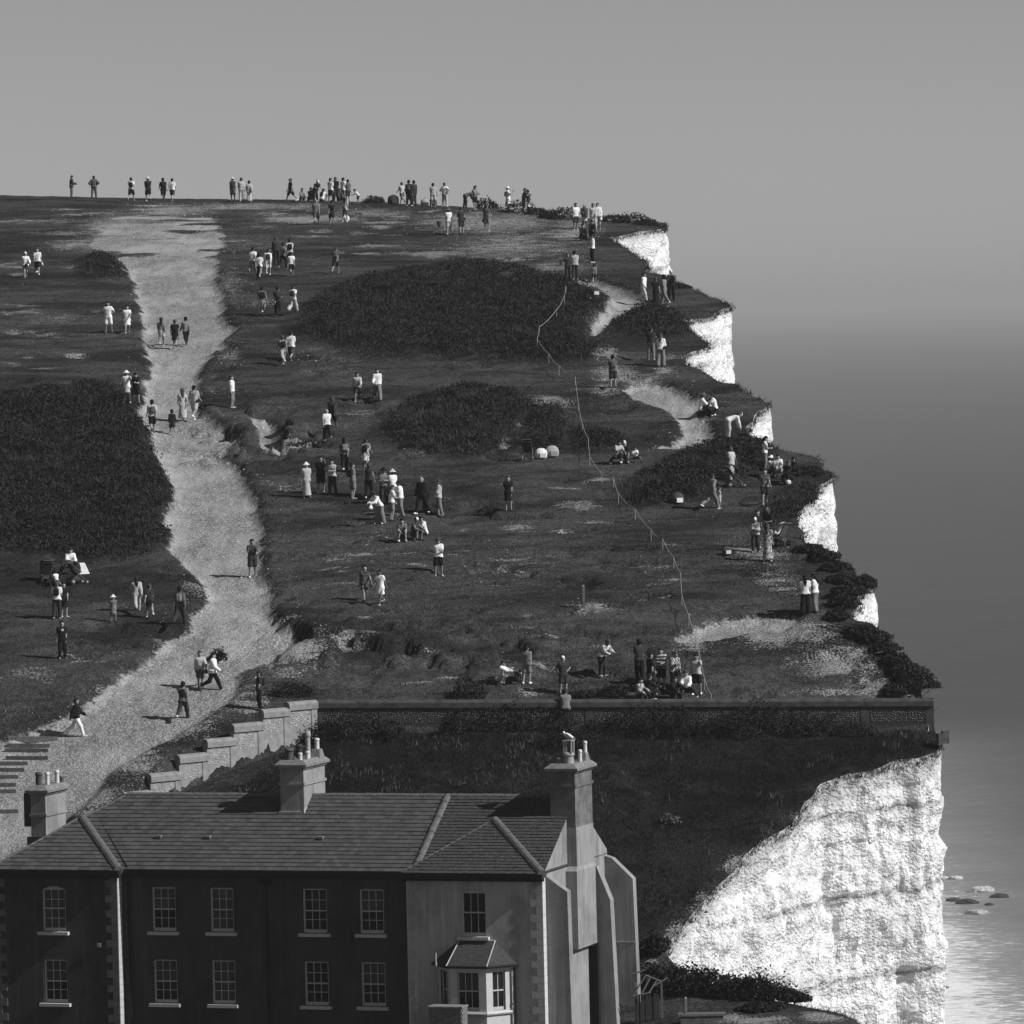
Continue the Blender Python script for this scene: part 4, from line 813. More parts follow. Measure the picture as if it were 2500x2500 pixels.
# ------------------------------------------------------------------ pushchairs, bags, dogs
def wheel(x, y, r=.13): return MB().tube((x - .02, y, r), (x + .02, y, r), r, n=14)
def pushchair(u, v, rot, label, hood, seat=.03, basket=True, cover=None, dz=0):
    r = empty('pushchair', at(u, v), rad(rot)); tag(r, label, 'pushchair'); fm = plain(.12)
    for x, y, q in ((-.24, -.36, .1), (.24, -.36, .1), (-.26, .34, .14), (.26, .34, .14)): w_ = wheel(x, y, q).build('wheel', plain(.03), r); link('hub', MB().tube((x - .03, y, q), (x + .03, y, q), q * .45, n=8).mesh('hub', plain(.35)), w_)
    mb = MB()
    for x in (-.23, .23): mb.tube((x, .34, .14), (x, -.1, .62), .016, n=6).tube((x, -.36, .1), (x, .2, .6), .016, n=6).tube((x, -.1, .5), (x, .55, 1.05), .016, n=6)
    mb.tube((-.23, .55, 1.05), (.23, .55, 1.05), .02, n=6); mb.build('frame', fm, r)
    MB().box(-.2, .2, -.3, .12, .42, .5).add([(-.2, .08, .45), (.2, .08, .45), (.2, .38, .95), (-.2, .38, .95), (-.2, .14, .43), (.2, .14, .43), (.2, .44, .93), (-.2, .44, .93)], [(0, 1, 2, 3), (7, 6, 5, 4), (0, 4, 5, 1), (3, 2, 6, 7), (0, 3, 7, 4), (1, 5, 6, 2)]).build('seat', plain(seat), r)
    vs_, fs_ = [], []
    for i in range(7):
        t = rad(-15 + i * 25); c_ = (.42 - .40 * math.sin(t) * 0 , .30 - .42 * math.sin(t), .72 + .42 * math.cos(t))
        for j in range(5): s_ = -1 + j * .5; vs_.append((s_ * .25, .30 - (.42 - .06 * s_ * s_) * math.sin(t), .70 + (.42 - .06 * s_ * s_) * math.cos(t)))
    for i in range(6):
        for j in range(4): fs_.append((i * 5 + j, i * 5 + j + 1, i * 5 + j + 6, i * 5 + j + 5))
    MB().add(vs_, fs_).build('hood', plain(hood), r, smooth=True)
    if basket: MB().box(-.2, .2, -.15, .28, .2, .36).build('basket', plain(.05), r)
    if cover: MB().frustum((-.24, .3, -.5, .0), (-.15, .2, -.3, -.05), .45, .95).build('cover', plain(cover), r)
    return r
pushchair(112, 1425, 200, 'dark hooded pushchair with a child at the left of the picnic', .04)
pushchair(190, 1426, 120, 'large grey hooded pushchair draped with a white cloth', .2, cover=.6)
pushchair(1290, 1125, 170, 'dark folded pushchair beside the two rounded packs', .03, basket=False)
pushchair(1903, 1335, 230, 'pushchair beside the woman in the long patterned dress', .45, seat=.1)
pushchair(1798, 1190, 100, 'low black pushchair standing in front of the scrub by the cliff', .02, seat=.02)
def bag(u, v, s, tone, label, rot=20, kind='rucksack', tone2=None):
    r = empty(kind, at(u, v), rad(rot)); tag(r, label, 'bag'); q = lambda c, e: (c[0] * s, c[1] * s, c[2] * s)
    mb = MB().lathe((0, 0, 0), [(.20 * s, 0), (.27 * s, .05 * s), (.28 * s, .25 * s), (.24 * s, .42 * s), (.14 * s, .52 * s), (.05 * s, .54 * s)], 12); mb.v = [(x * 1.25, y * .75, z) for x, y, z in mb.v]; mb.build('sack', plain(tone), r, smooth=True)
    MB().box(-.16 * s, .16 * s, -.30 * s, -.18 * s, .06 * s, .28 * s).build('pocket', plain(tone2 or tone * 1.4), r); MB().tube((-.07 * s, 0, .53 * s), (0, 0, .6 * s), .012).tube((0, 0, .6 * s), (.07 * s, 0, .53 * s), .012).build('handle', plain(.05), r)
    return r
bag(960, 493, 1.25, .03, 'dark rucksack lying on the skyline left of the women'); bag(1038, 497, 1.0, .3, 'pale striped rucksack on the skyline by standing walker', tone2=.05); bag(1057, 501, .9, .04, 'black rucksack beside the pale one on the skyline')
bag(1453, 722, .9, .03, 'dark bag with pale pocket lying at the scrub edge', tone2=.6); bag(1655, 1230, .95, .05, 'white and black bag at the foot of the shoulder scrub', tone2=.75)
bag(1321, 1120, .95, .65, 'white rounded pack standing next to folded pushchair', kind='shelter_pack', tone2=.5); bag(1348, 1117, 1.05, .30, 'grey rounded pack right of the white one', kind='shelter_pack', tone2=.25)
bag(1730, 1018, 1.0, .02, 'black bag between the two people sitting by the cliff'); bag(845, 540, .7, .65, 'white bag on the chalk beside crouching walker', kind='carrier_bag', tone2=.6); bag(1775, 1356, .7, .05, 'heap of dark clothes and shoes on worn turf', kind='clothes_pile', tone2=.6); bag(1925, 1183, .4, .6, 'white shoes left beside the person in black', kind='shoe_pair', tone2=.6)
def dog(u, v, s, rot, tone, label):
    r = empty('dog', at(u, v), rad(rot)); tag(r, label, 'dog'); m = plain(tone); mb = MB()
    mb.lathe((0, 0, 0), [(.04, -.30), (.09, -.26), (.10, -.1), (.09, .02), (.115, .16), (.10, .26), (.05, .32)], 10); mb.v = [(x * s, z * s, (.40 + y) * s) for x, y, z in mb.v]
    mb.tube((0, .26 * s, .43 * s), (0, .38 * s, .56 * s), .065 * s, .055 * s).tube((0, .35 * s, .58 * s), (0, .50 * s, .55 * s), .07 * s, .035 * s).tube((0, -.28 * s, .44 * s), (0, -.48 * s, .58 * s), .025 * s, .01 * s)
    for x in (-.06, .06):
        mb.tube((x * s, .2 * s, .38 * s), (x * s, .21 * s, .2 * s), .04 * s, .026 * s).tube((x * s, .21 * s, .2 * s), (x * s, .2 * s, 0), .026 * s, .022 * s); mb.tube((x * s, -.2 * s, .38 * s), (x * s, -.14 * s, .24 * s), .06 * s, .036 * s).tube((x * s, -.14 * s, .24 * s), (x * s, -.25 * s, .13 * s), .034 * s, .024 * s).tube((x * s, -.25 * s, .13 * s), (x * s, -.23 * s, 0), .024 * s, .022 * s)
        mb.tube((x * .8 * s, .34 * s, .63 * s), (x * s, .33 * s, .72 * s), .03 * s, .008 * s)
    mb.build('body', m, r, smooth=True); MB().tube((0, .28 * s, .45 * s), (0, .31 * s, .48 * s), .075 * s).build('collar', plain(.6), r)
dog(1265, 1669, .95, 200, .05, 'black dog between crouching person and walker in pale hoodie'); dog(1815, 1080, 1.0, 250, .03, 'dark dog in front of bending person near the cliff')
# hand net held by a walker near the top
nt_ = empty('fishing_net', at(1080, 566)); tag(nt_, 'small hand net hanging beside the walker in white near the skyline', 'net'); MB().tube((.45, 0, 1.1), (-.1, 0, .75), .012, n=5).build('handle', plain(.3), nt_); MB().lathe((-.2, 0, .25), [(.02, 0), (.1, .12), (.2, .42), (.21, .44)], 9).build('mesh_bag', plain(.08), nt_)
# ------------------------------------------------------------------ people: posed skeleton -> smooth distance field -> one continuous skin
def snet(fn, lo, hi, h):
    lo, hi = np.array(lo), np.array(hi); nn = np.ceil((hi - lo) / h).astype(int) + 2
    ax = [lo[i] + h * (np.arange(nn[i]) - .5) for i in range(3)]
    G = np.stack(np.meshgrid(*ax, indexing='ij'), -1); v = fn(G.reshape(-1, 3)).reshape(nn)
    ins = v < 0; c = np.zeros(nn - 1, int)
    for a in (0, 1):
        for b_ in (0, 1):
            for d in (0, 1): c += ins[a:nn[0] - 1 + a, b_:nn[1] - 1 + b_, d:nn[2] - 1 + d]
    act = (c > 0) & (c < 8); idx = -np.ones(nn - 1, int); idx[act] = np.arange(act.sum()); cells = np.argwhere(act)
    if not len(cells): return None
    acc = np.zeros((len(cells), 3)); cnt = np.zeros(len(cells))
    corners = [(a, b_, d) for a in (0, 1) for b_ in (0, 1) for d in (0, 1)]
    for p in corners:
        for k in range(3):
            if p[k]: continue
            q = list(p); q[k] = 1
            va = v[cells[:, 0] + p[0], cells[:, 1] + p[1], cells[:, 2] + p[2]]; vb = v[cells[:, 0] + q[0], cells[:, 1] + q[1], cells[:, 2] + q[2]]
            m = (va < 0) != (vb < 0); t = np.where(m, va / np.where(va == vb, 1, va - vb), 0); pt = np.array(p, float) + 0 * acc; pt[:, k] += t
            acc += pt * m[:, None]; cnt += m
    V_ = lo + h * (cells - .5 + acc / cnt[:, None]); Fq = []
    for k in range(3):
        i, j = (k + 1) % 3, (k + 2) % 3; sl0 = [slice(None)] * 3; sl1 = [slice(None)] * 3; sl0[k] = slice(0, -1); sl1[k] = slice(1, None)
        m = ins[tuple(sl0)] != ins[tuple(sl1)]; e = np.argwhere(m); e = e[(e[:, i] > 0) & (e[:, j] > 0) & (e[:, i] < nn[i] - 1) & (e[:, j] < nn[j] - 1)]
        if not len(e): continue
        d0 = np.zeros(3, int); di = d0.copy(); di[i] = 1; dj = d0.copy(); dj[j] = 1
        f = lambda o: idx[tuple((e - o).T)]
        q = np.c_[f(di + dj), f(dj), f(d0), f(di)]; fl = ~ins[tuple(e.T)]; q[fl] = q[fl][:, ::-1]; Fq.append(q)
    Fq = np.concatenate(Fq); return V_, Fq[(Fq >= 0).all(1)]
def sdf(prims, k=.012, clip=None):
    a = np.array([p[0] for p in prims], float); b_ = np.array([p[1] for p in prims], float); ra = np.array([p[2] for p in prims]); rb = np.array([p[3] for p in prims]); ab = b_ - a; L2 = (ab ** 2).sum(1) + 1e-9
    def f(x):
        t = np.clip(((x[:, None] - a) * ab).sum(-1) / L2, 0, 1); d = np.linalg.norm(x[:, None] - (a + t[..., None] * ab), axis=-1) - (ra + t * (rb - ra))
        mn = d.min(1); r = mn - k * np.log(np.exp(-(d - mn[:, None]) / k).sum(1))
        if clip is not None: r = np.maximum(r, clip(x))
        return r
    pts = np.r_[a - ra[:, None], b_ - rb[:, None], a + ra[:, None], b_ + rb[:, None]]; return f, pts.min(0) - .03, pts.max(0) + .03
# pose: lean, (hip flex, knee, splay) left/right, (shoulder forward, out, elbow, inward) left/right, head pitch
POSE = {'stand': (2, (3, 4, 4), (-2, 3, 4), (4, 9, 12, 0), (2, 8, 10, 0), 0), 'stand2': (1, (6, 10, 3), (-3, 1, 5), (-3, 7, 8, 0), (14, 8, 30, 10), 3), 'walk': (5, (28, 8, 3), (-22, 30, 3), (-28, 11, 14, 0), (28, 11, 30, 0), 0), 'walk2': (4, (-20, 38, 3), (24, 6, 3), (26, 11, 34, 0), (-24, 11, 12, 0), 2),
        'stride': (3, (22, 4, 10), (-24, 6, 10), (10, 14, 20, 0), (-12, 12, 14, 0), 0), 'photo': (0, (3, 4, 5), (-2, 3, 5), (48, 18, 105, 28), (48, 18, 105, 28), 0), 'phone': (3, (3, 4, 4), (-2, 3, 4), (20, 8, 80, 25), (5, 8, 14, 0), 18), 'raise': (0, (3, 4, 4), (-2, 3, 4), (5, 8, 12, 0), (60, 28, 120, 20), 0),
        'hips': (1, (3, 4, 6), (-2, 3, 6), (-18, 42, 62, 55), (-18, 42, 62, 55), 0), 'hip1': (3, (3, 4, 6), (-2, 3, 6), (-18, 42, 62, 55), (25, 8, 75, 20), 22), 'hold': (4, (3, 4, 4), (-2, 3, 4), (22, 6, 75, 25), (22, 6, 75, 25), 12), 'hug': (6, (3, 4, 4), (-2, 3, 4), (50, 22, 50, 40), (50, 22, 50, 40), 10), 'bend': (78, (4, 4, 6), (-2, 3, 6), (-6, 8, 14, 0), (2, 8, 10, 0), 0), 'bend2': (40, (8, 10, 4), (0, 3, 6), (22, 8, 50, 20), (26, 8, 45, 20), 10),
        'sit': (12, (122, 118, 8), (118, 122, 8), (42, 10, 28, 15), (45, 10, 25, 15), 5), 'sitx': (14, (88, 128, 42), (88, 128, 42), (30, 14, 60, 20), (30, 14, 50, 20), 12), 'sitl': (-8, (84, 14, 6), (80, 6, 6), (-22, 16, 6, 0), (20, 12, 40, 10), 2), 'sit2': (18, (112, 128, 6), (95, 60, 8), (55, 8, 25, 15), (30, 14, 30, 10), 8), 'sitw': (10, (84, 84, 6), (84, 80, 6), (28, 10, 30, 10), (28, 10, 30, 10), 6), 'crouch': (24, (118, 142, 12), (112, 140, 12), (60, 8, 30, 12), (62, 8, 40, 12), 8), 'lift': (2, (3, 4, 4), (-2, 3, 4), (12, 70, 20, 0), (5, 8, 12, 0), 0)}
def skel(pose, jit, child):
    r = np.random.default_rng(jit * 17 + 3); ln, l1, l2, a1, a2, hp = POSE[pose]; j = lambda s: r.uniform(-s, s) if jit else 0
    ln += j(4); s = np.array([0, -math.sin(rad(ln)), math.cos(rad(ln))]); k = .93 if child else 1.0; J = {}
    J['pel'] = np.zeros(3); J['wai'] = s * .09; J['che'] = s * .21 * k; J['nec'] = s * .305 * k; hs = rad(ln * .55 + hp); J['hdir'] = np.array([0, -math.sin(hs), math.cos(hs)]); J['hd'] = J['nec'] + J['hdir'] * (.088 if not child else .098)
    sw_ = .093 if not child else .088
    for i, (sd, lg, ar) in enumerate(((-1, l1, a1), (1, l2, a2))):
        h = np.array([sd * .048, 0, -.02]); f, kn, sp = (rad(lg[0] + j(6)), rad(lg[1] + abs(j(8))), rad(lg[2] + j(2.5))); d = lambda a, sp_: np.array([sd * math.sin(sp_), -math.sin(a) * math.cos(sp_), -math.cos(a) * math.cos(sp_)])
        J['hip%d' % i] = h; J['kne%d' % i] = h + .24 * k * d(f, sp); J['ank%d' % i] = J['kne%d' % i] + .235 * k * d(f - kn, sp * .4); ft = rad(-8) if f - kn > -.6 else rad(-60)
        J['toe%d' % i] = J['ank%d' % i] + np.array([sd * .02, -.095 * math.cos(ft * .3), -.022 if ft > -.5 else -.05]); J['hee%d' % i] = J['ank%d' % i] + np.array([0, .018, -.022])
        sh_ = s * .270 * k + np.array([sd * sw_, 0, 0]); a, o, el, iw = (rad(q + j(9)) for q in ar); a += rad(ln * .25)
        J['sho%d' % i] = sh_; J['elb%d' % i] = sh_ + .165 * k * np.array([sd * math.sin(o), -math.sin(a) * math.cos(o), -math.cos(a) * math.cos(o)])
        fa = np.array([-sd * math.sin(iw) + sd * .3 * math.sin(o) * math.cos(iw), -math.sin(a + el) * math.cos(iw), -math.cos(a + el) * math.cos(iw)]); fa /= np.linalg.norm(fa); J['wri%d' % i] = J['elb%d' % i] + .145 * k * fa; J['fa%d' % i] = fa
    low = min(min(J['toe%d' % i][2], J['hee%d' % i][2]) - .018 for i in (0, 1))
    if pose.startswith('sit'): low = min(low, -.075) if pose != 'sitw' else -.07
    for q in J:
        if not q.startswith(('hdir', 'fa')): J[q] = J[q] + np.array([0, 0, -low])
    return J
X1 = np.array([1.0, 0, 0])
def torso(J, e, slim): 
    w_ = .034 * slim; p = [(J['hip0'] - X1 * .004, J['hip1'] + X1 * .004, .062 + e, .062 + e)]
    for sd in (-1, 1): p += [(J['pel'] + X1 * sd * w_, J['wai'] + X1 * sd * w_ * .8, .058 + e, .052 * slim + e), (J['wai'] + X1 * sd * w_ * .8, J['che'] + X1 * sd * w_ * 1.15, .052 * slim + e, .062 + e)]
    p += [(J['che'] + (J['nec'] - J['che']) * .4, J['nec'] - (J['nec'] - J['che']) * .05, .05 + e, .028 + e)]; p += [(J['sho0'] - np.array([-.008, 0, .004]), J['sho1'] - np.array([.008, 0, .004]), .031 + e, .031 + e)]; return p
def limb(a, b_, f, ra, rb, e, flare=0): return (a, a + (b_ - a) * f, ra + e, ra + (rb - ra) * f + e + flare)
def body_prims(J, slim, child):
    hs = 1.26 if child else 1.08; p = torso(J, 0, slim) + [(J['nec'] - J['hdir'] * .03, J['hd'], .032, .03)]
    fwd = np.array([0, -1.0, 0]) - J['hdir'] * J['hdir'][1] * -1; fwd = np.array([0, -math.cos(math.asin(min(1, -J['hdir'][1]))) , J['hdir'][1]]); 
    p += [(J['hd'] - J['hdir'] * .022 + fwd * .008, J['hd'] + J['hdir'] * .018 * hs, .042 * hs, .050 * hs), (J['hd'] + fwd * .046 * hs, J['hd'] + fwd * .058 * hs - J['hdir'] * .012, .008, .011)]
    for sd in (-1, 1): p.append((J['hd'] + X1 * sd * .048 * hs, J['hd'] + X1 * sd * .052 * hs - J['hdir'] * .012, .010, .008))
    for i in (0, 1):
        p += [(J['hip%d' % i], J['kne%d' % i], .052, .035), (J['kne%d' % i], J['ank%d' % i], .034, .022), (J['hee%d' % i], J['toe%d' % i], .02, .016), (J['sho%d' % i], J['elb%d' % i], .029, .023), (J['elb%d' % i], J['wri%d' % i], .0225, .015)]
    return p, fwd, hs
def hand_mesh(J, i):
    """palm with four unequal bent fingers and a thumb leaving its side"""
    fa = J['fa%d' % i]; w0 = J['wri%d' % i]; sd = -1 if i == 0 else 1; side = np.cross(fa, X1 * sd); side = side / (np.linalg.norm(side) + 1e-9) if np.linalg.norm(side) > .2 else np.array([0, -1.0, 0]); nn_ = np.cross(fa, side); mb = MB()
    def seg(a, b_, r0, r1): mb.tube(a, b_, r0, r1, 5)
    seg(w0 - fa * .01, w0 + fa * .05, .016, .02)
    for k, (o, L_) in enumerate(((.016, .034), (.006, .040), (-.005, .037), (-.015, .028))):
        a = w0 + fa * .047 + side * o; b_ = a + fa * L_ * .55 + side * o * .2; c = b_ + fa * L_ * .35 + nn_ * .012; seg(a, b_, .0062, .0058); seg(b_, c, .0058, .0045)
    a = w0 + fa * .016 + side * .014; b_ = a + fa * .018 + side * .02; seg(a, b_, .0075, .0068); seg(b_, b_ + fa * .022 + nn_ * .006, .0066, .005); return mb
CACHE = {}; HV = .0165
def gmesh(key, prims, name, k=.012, h=HV, clip=None):
    if key in CACHE: return CACHE[key]
    f, lo, hi = sdf(prims, k, clip); r = snet(f, lo, hi, h); CACHE[key] = r; return r
def tone(v, pat=''):
    k = ('cl', v, pat)
    if k in MATS: return MATS[k]
    if not pat: m = plain(v, var=.16, scale=5, rough=.9, key=k); return m
    m, n, b = newmat('cloth_' + pat); 
    if pat == 'F': f = noise(n, coords(n), 11, 3, .6); col = ramp(n, f, [(.44, max(.03, v * .25)), (.54, v)])
    elif pat == 'S': x = n.nodes.new('ShaderNodeTexWave'); x.bands_direction = 'Z'; x.inputs['Scale'].default_value = 4.0; n.links.new(coords(n), x.inputs['Vector']); col = ramp(n, x.outputs['Fac'], [(.45, .03), (.55, v)])
    else: x = n.nodes.new('ShaderNodeTexChecker'); x.inputs['Scale'].default_value = 24; x.inputs['Color1'].default_value = g3(v); x.inputs['Color2'].default_value = g3(.04); n.links.new(coords(n), x.inputs['Vector']); col = x.outputs['Color']
    n.links.new(col, b.inputs['Base Color']); b.inputs['Roughness'].default_value = .9; MATS[k] = m; return m
T = {'W': .72, 'L': .40, 'M': .17, 'G': .085, 'D': .030, 'B': .008}
def T_(c): return tone(T[c[0]], c[1:2] if len(c) > 1 else '')
SKIN = [plain(.27, var=.1, key=('skin', 0)), plain(.20, var=.1, key=('skin', 1)), plain(.10, var=.15, key=('skin', 2))]
ME = {}
def person(u, v, H, face, pose, top, tt, bot, bt, hair, hat, bg_, label, D=None, dz=0.0, skin=None, i=0):
    child = H < 1.35; jit = i % 5 + 1; slim = .9 if hair in 'lu' or child else 1.05
    if D: p = P(u, v, D); p = np.array([p[0], p[1], float(ground(p[0], p[1]))])
    else: p = at(u, v)
    J = skel(pose, jit, child); pk = (pose, jit, child, slim)
    prims, fwd, hs = body_prims(J, slim, child)
    def mk(name, key, pr, mat, k=.012, clip=None, h=HV, extra=None):
        mk_ = (key, mat.name)
        if mk_ not in ME:
            r = gmesh(key, pr, name, k, h, clip)
            if r is None: return None
            V_, F_ = r
            if extra:
                nv = len(V_); V_ = np.r_[V_, np.array(extra.v)]; ff = [tuple(q) for q in F_] + [tuple(a + nv for a in q) for q in extra.f]; ME[mk_] = mesh_np(name, V_, ff, mat, True)
            else: ME[mk_] = mesh_np(name, V_, F_, mat, True)
        return ME[mk_]
    sk = SKIN[skin if skin is not None else (0, 1, 0, 1, 0)[i % 5]]
    hm_ = hand_mesh(J, 0); h2 = hand_mesh(J, 1); hm_.add(h2.v, h2.f)
    o = link('person', mk('person', ('body',) + pk, prims, sk, extra=hm_), None, (p[0], p[1], p[2] + dz - .015), rad(face + 18 * math.sin(i * 2.3))); o.scale = (H, H, H); tag(o, label, 'person', 'walkers and sitters on the cliff top')
    def part(name, me):
        if me: link(name, me, o)
    sit = pose.startswith(('sit', 'crouch'))
    # upper garment
    e = .015 if top != 'j' else .024; pr = torso(J, e, slim); fs_ = {'t': (.55, 0), 'l': (1, .92), 'j': (1, .95), 'v': (0, 0), 'd': (.4, 0), 'x': (.4, 0)}[top]
    for q in (0, 1):
        if fs_[0]: pr.append(limb(J['sho%d' % q], J['elb%d' % q], fs_[0], .030, .026, e + .004))
        if fs_[1]: pr.append(limb(J['elb%d' % q], J['wri%d' % q], fs_[1], .026, .019, e + .002))
    clip = None
    if top in 'dx' and not sit:
        hem = {'d': .30, 'x': .085}[top]; w0 = J['wai']; pr.append((w0, np.array([J['pel'][0], J['pel'][1], hem]), .068, {'d': .125, 'x': .155}[top])); clip = lambda x: hem - x[:, 2]
    elif top in 'dx':
        for q in (0, 1): pr.append(limb(J['hip%d' % q], J['kne%d' % q], 1, .06, .05, .012))
    elif pose not in ('bend', 'bend2') and not sit:
        zc_ = J['pel'][2] - .045; clip = lambda x: zc_ - x[:, 2]
    part({'t': 'tshirt', 'l': 'shirt', 'j': 'jacket', 'v': 'vest', 'd': 'dress', 'x': 'long_dress'}[top], mk('top', ('top', top) + pk, pr, T_(tt), clip=clip))
    # lower garment
    if bot:
        e = .012; hw = [(J['hip0'], J['hip1'], .066 + e, .066 + e), (J['pel'], J['wai'] * .5 + J['pel'] * .5, .07, .066)]; clip = None
        if bot in 'km' and not sit:
            hem = {'k': .33, 'm': .07}[bot]; hw.append((J['wai'] * .6 + J['pel'] * .4, np.array([J['pel'][0], J['pel'][1], hem]), .07, {'k': .115, 'm': .135}[bot])); clip = lambda x: hem - x[:, 2]
        else:
            f, g_, fl = {'s': (.78, 0, .010), 'k': (.8, 0, .01), 'p': (1, .93, 0), 'w': (1, .97, .014), 'm': (1, .8, .012)}[bot]
            for q in (0, 1):
                hw.append(limb(J['hip%d' % q], J['kne%d' % q], f, .054, .040, e, fl))
                if g_: hw.append(limb(J['kne%d' % q], J['ank%d' % q], g_, .040, .030, e + (fl if bot == 'w' else 0), fl))
        part({'s': 'shorts', 'k': 'skirt', 'p': 'trousers', 'w': 'trousers', 'm': 'long_skirt'}[bot], mk('bottom', ('bot', bot) + pk, hw, T_(bt), clip=clip))
    for q in (0, 1):
        part('shoe', mk('shoe', ('shoe', q) + pk, [(J['hee%d' % q], J['toe%d' % q], .026, .021), (J['ank%d' % q] - np.array([0, 0, .01]), J['hee%d' % q], .024, .026)], tone([.7, .04, .25][(i * 7) % 3])))
    hd, up = J['hd'], J['hdir']; bk = -fwd
    if hair != 'n':
        pr = [(hd + up * .030 * hs + bk * .006, hd + bk * .022, .058 * hs, .052 * hs)]
        if hair == 'l': pr += [(hd + bk * .035, J['nec'] + bk * .06 - up * .03, .042, .036), (J['nec'] + bk * .06 - up * .03, J['nec'] + bk * .075 - up * .1, .038, .022)]
        if hair == 'u': pr = [(hd + up * .035, hd + bk * .02, .066 * hs, .064 * hs)]
        if hair == 'b': pr += [(hd + bk * .05 + up * .03, hd + bk * .06 + up * .035, .022, .02)]
        cl_ = lambda x: ((x - hd) @ fwd) - .022 - .045 * np.clip(((x - hd) @ up) / .05, -.7, 1.5)
        part('hair', mk('hair', ('hair', hair) + pk, pr, tone([.008, .012, .02, .05][(i * 5) % 4]), clip=cl_, h=.013))
    if hat:
        if hat[0] == 'c': pr = [(hd + up * .030 * hs, hd + up * .036 * hs, .056 * hs, .052 * hs), (hd + up * .034 * hs + fwd * .05, hd + up * .028 * hs + fwd * .085, .012, .008)]; cl_ = lambda x: .018 - ((x - hd) @ up)
        else: pr = [(hd + up * .040 * hs, hd + up * .052 * hs, .055 * hs, .048 * hs)] + [(hd + up * .028 * hs + (X1 * math.cos(t) + fwd * math.sin(t)) * .05, hd + up * .022 * hs + (X1 * math.cos(t) + fwd * math.sin(t)) * .095 * hs, .012, .009) for t in np.arange(0, 6.28, .5)]; cl_ = None
        part('cap' if hat[0] == 'c' else 'sunhat', mk('hat', ('hat', hat[0]) + pk, pr, T_(hat[1]), clip=cl_, h=.013))
    if bg_:
        if bg_[0] == 'b': c0, c1 = J['wai'] * .7 + J['che'] * .3, J['che'] * .7 + J['nec'] * .3; b2 = np.cross(X1, (c1 - c0) / np.linalg.norm(c1 - c0)); b2 = -b2 if b2[1] < 0 else b2; pr = [(c0 + X1 * s_ * .035 + b2 * .10, c1 + X1 * s_ * .032 + b2 * .095, .048, .044) for s_ in (-1, 1)]; nm = 'backpack'
        elif bg_[0] == 'h': w_ = J['wri1']; pr = [(w_ + np.array([.01, 0, -.05]), w_ + np.array([.01, .0, -.12]), .03, .045), (w_ + np.array([.01, -.03, -.12]), w_ + np.array([.01, .03, -.12]), .04, .04)]; nm = 'handbag'
        else: c0 = J['hip0'] + np.array([-.075, .0, .05]); pr = [(c0 + np.array([0, -.03, 0]), c0 + np.array([0, .04, 0]), .042, .042), (c0, J['che'] + np.array([.0, .06, .0]), .012, .010), (J['che'] + np.array([.02, .06, 0]), J['sho1'] + np.array([-.03, .02, .03]), .010, .010)]; nm = 'shoulder_bag'
        part(nm, mk('bag', ('bag', bg_[0]) + pk, pr, T_(bg_[1])))
    return o
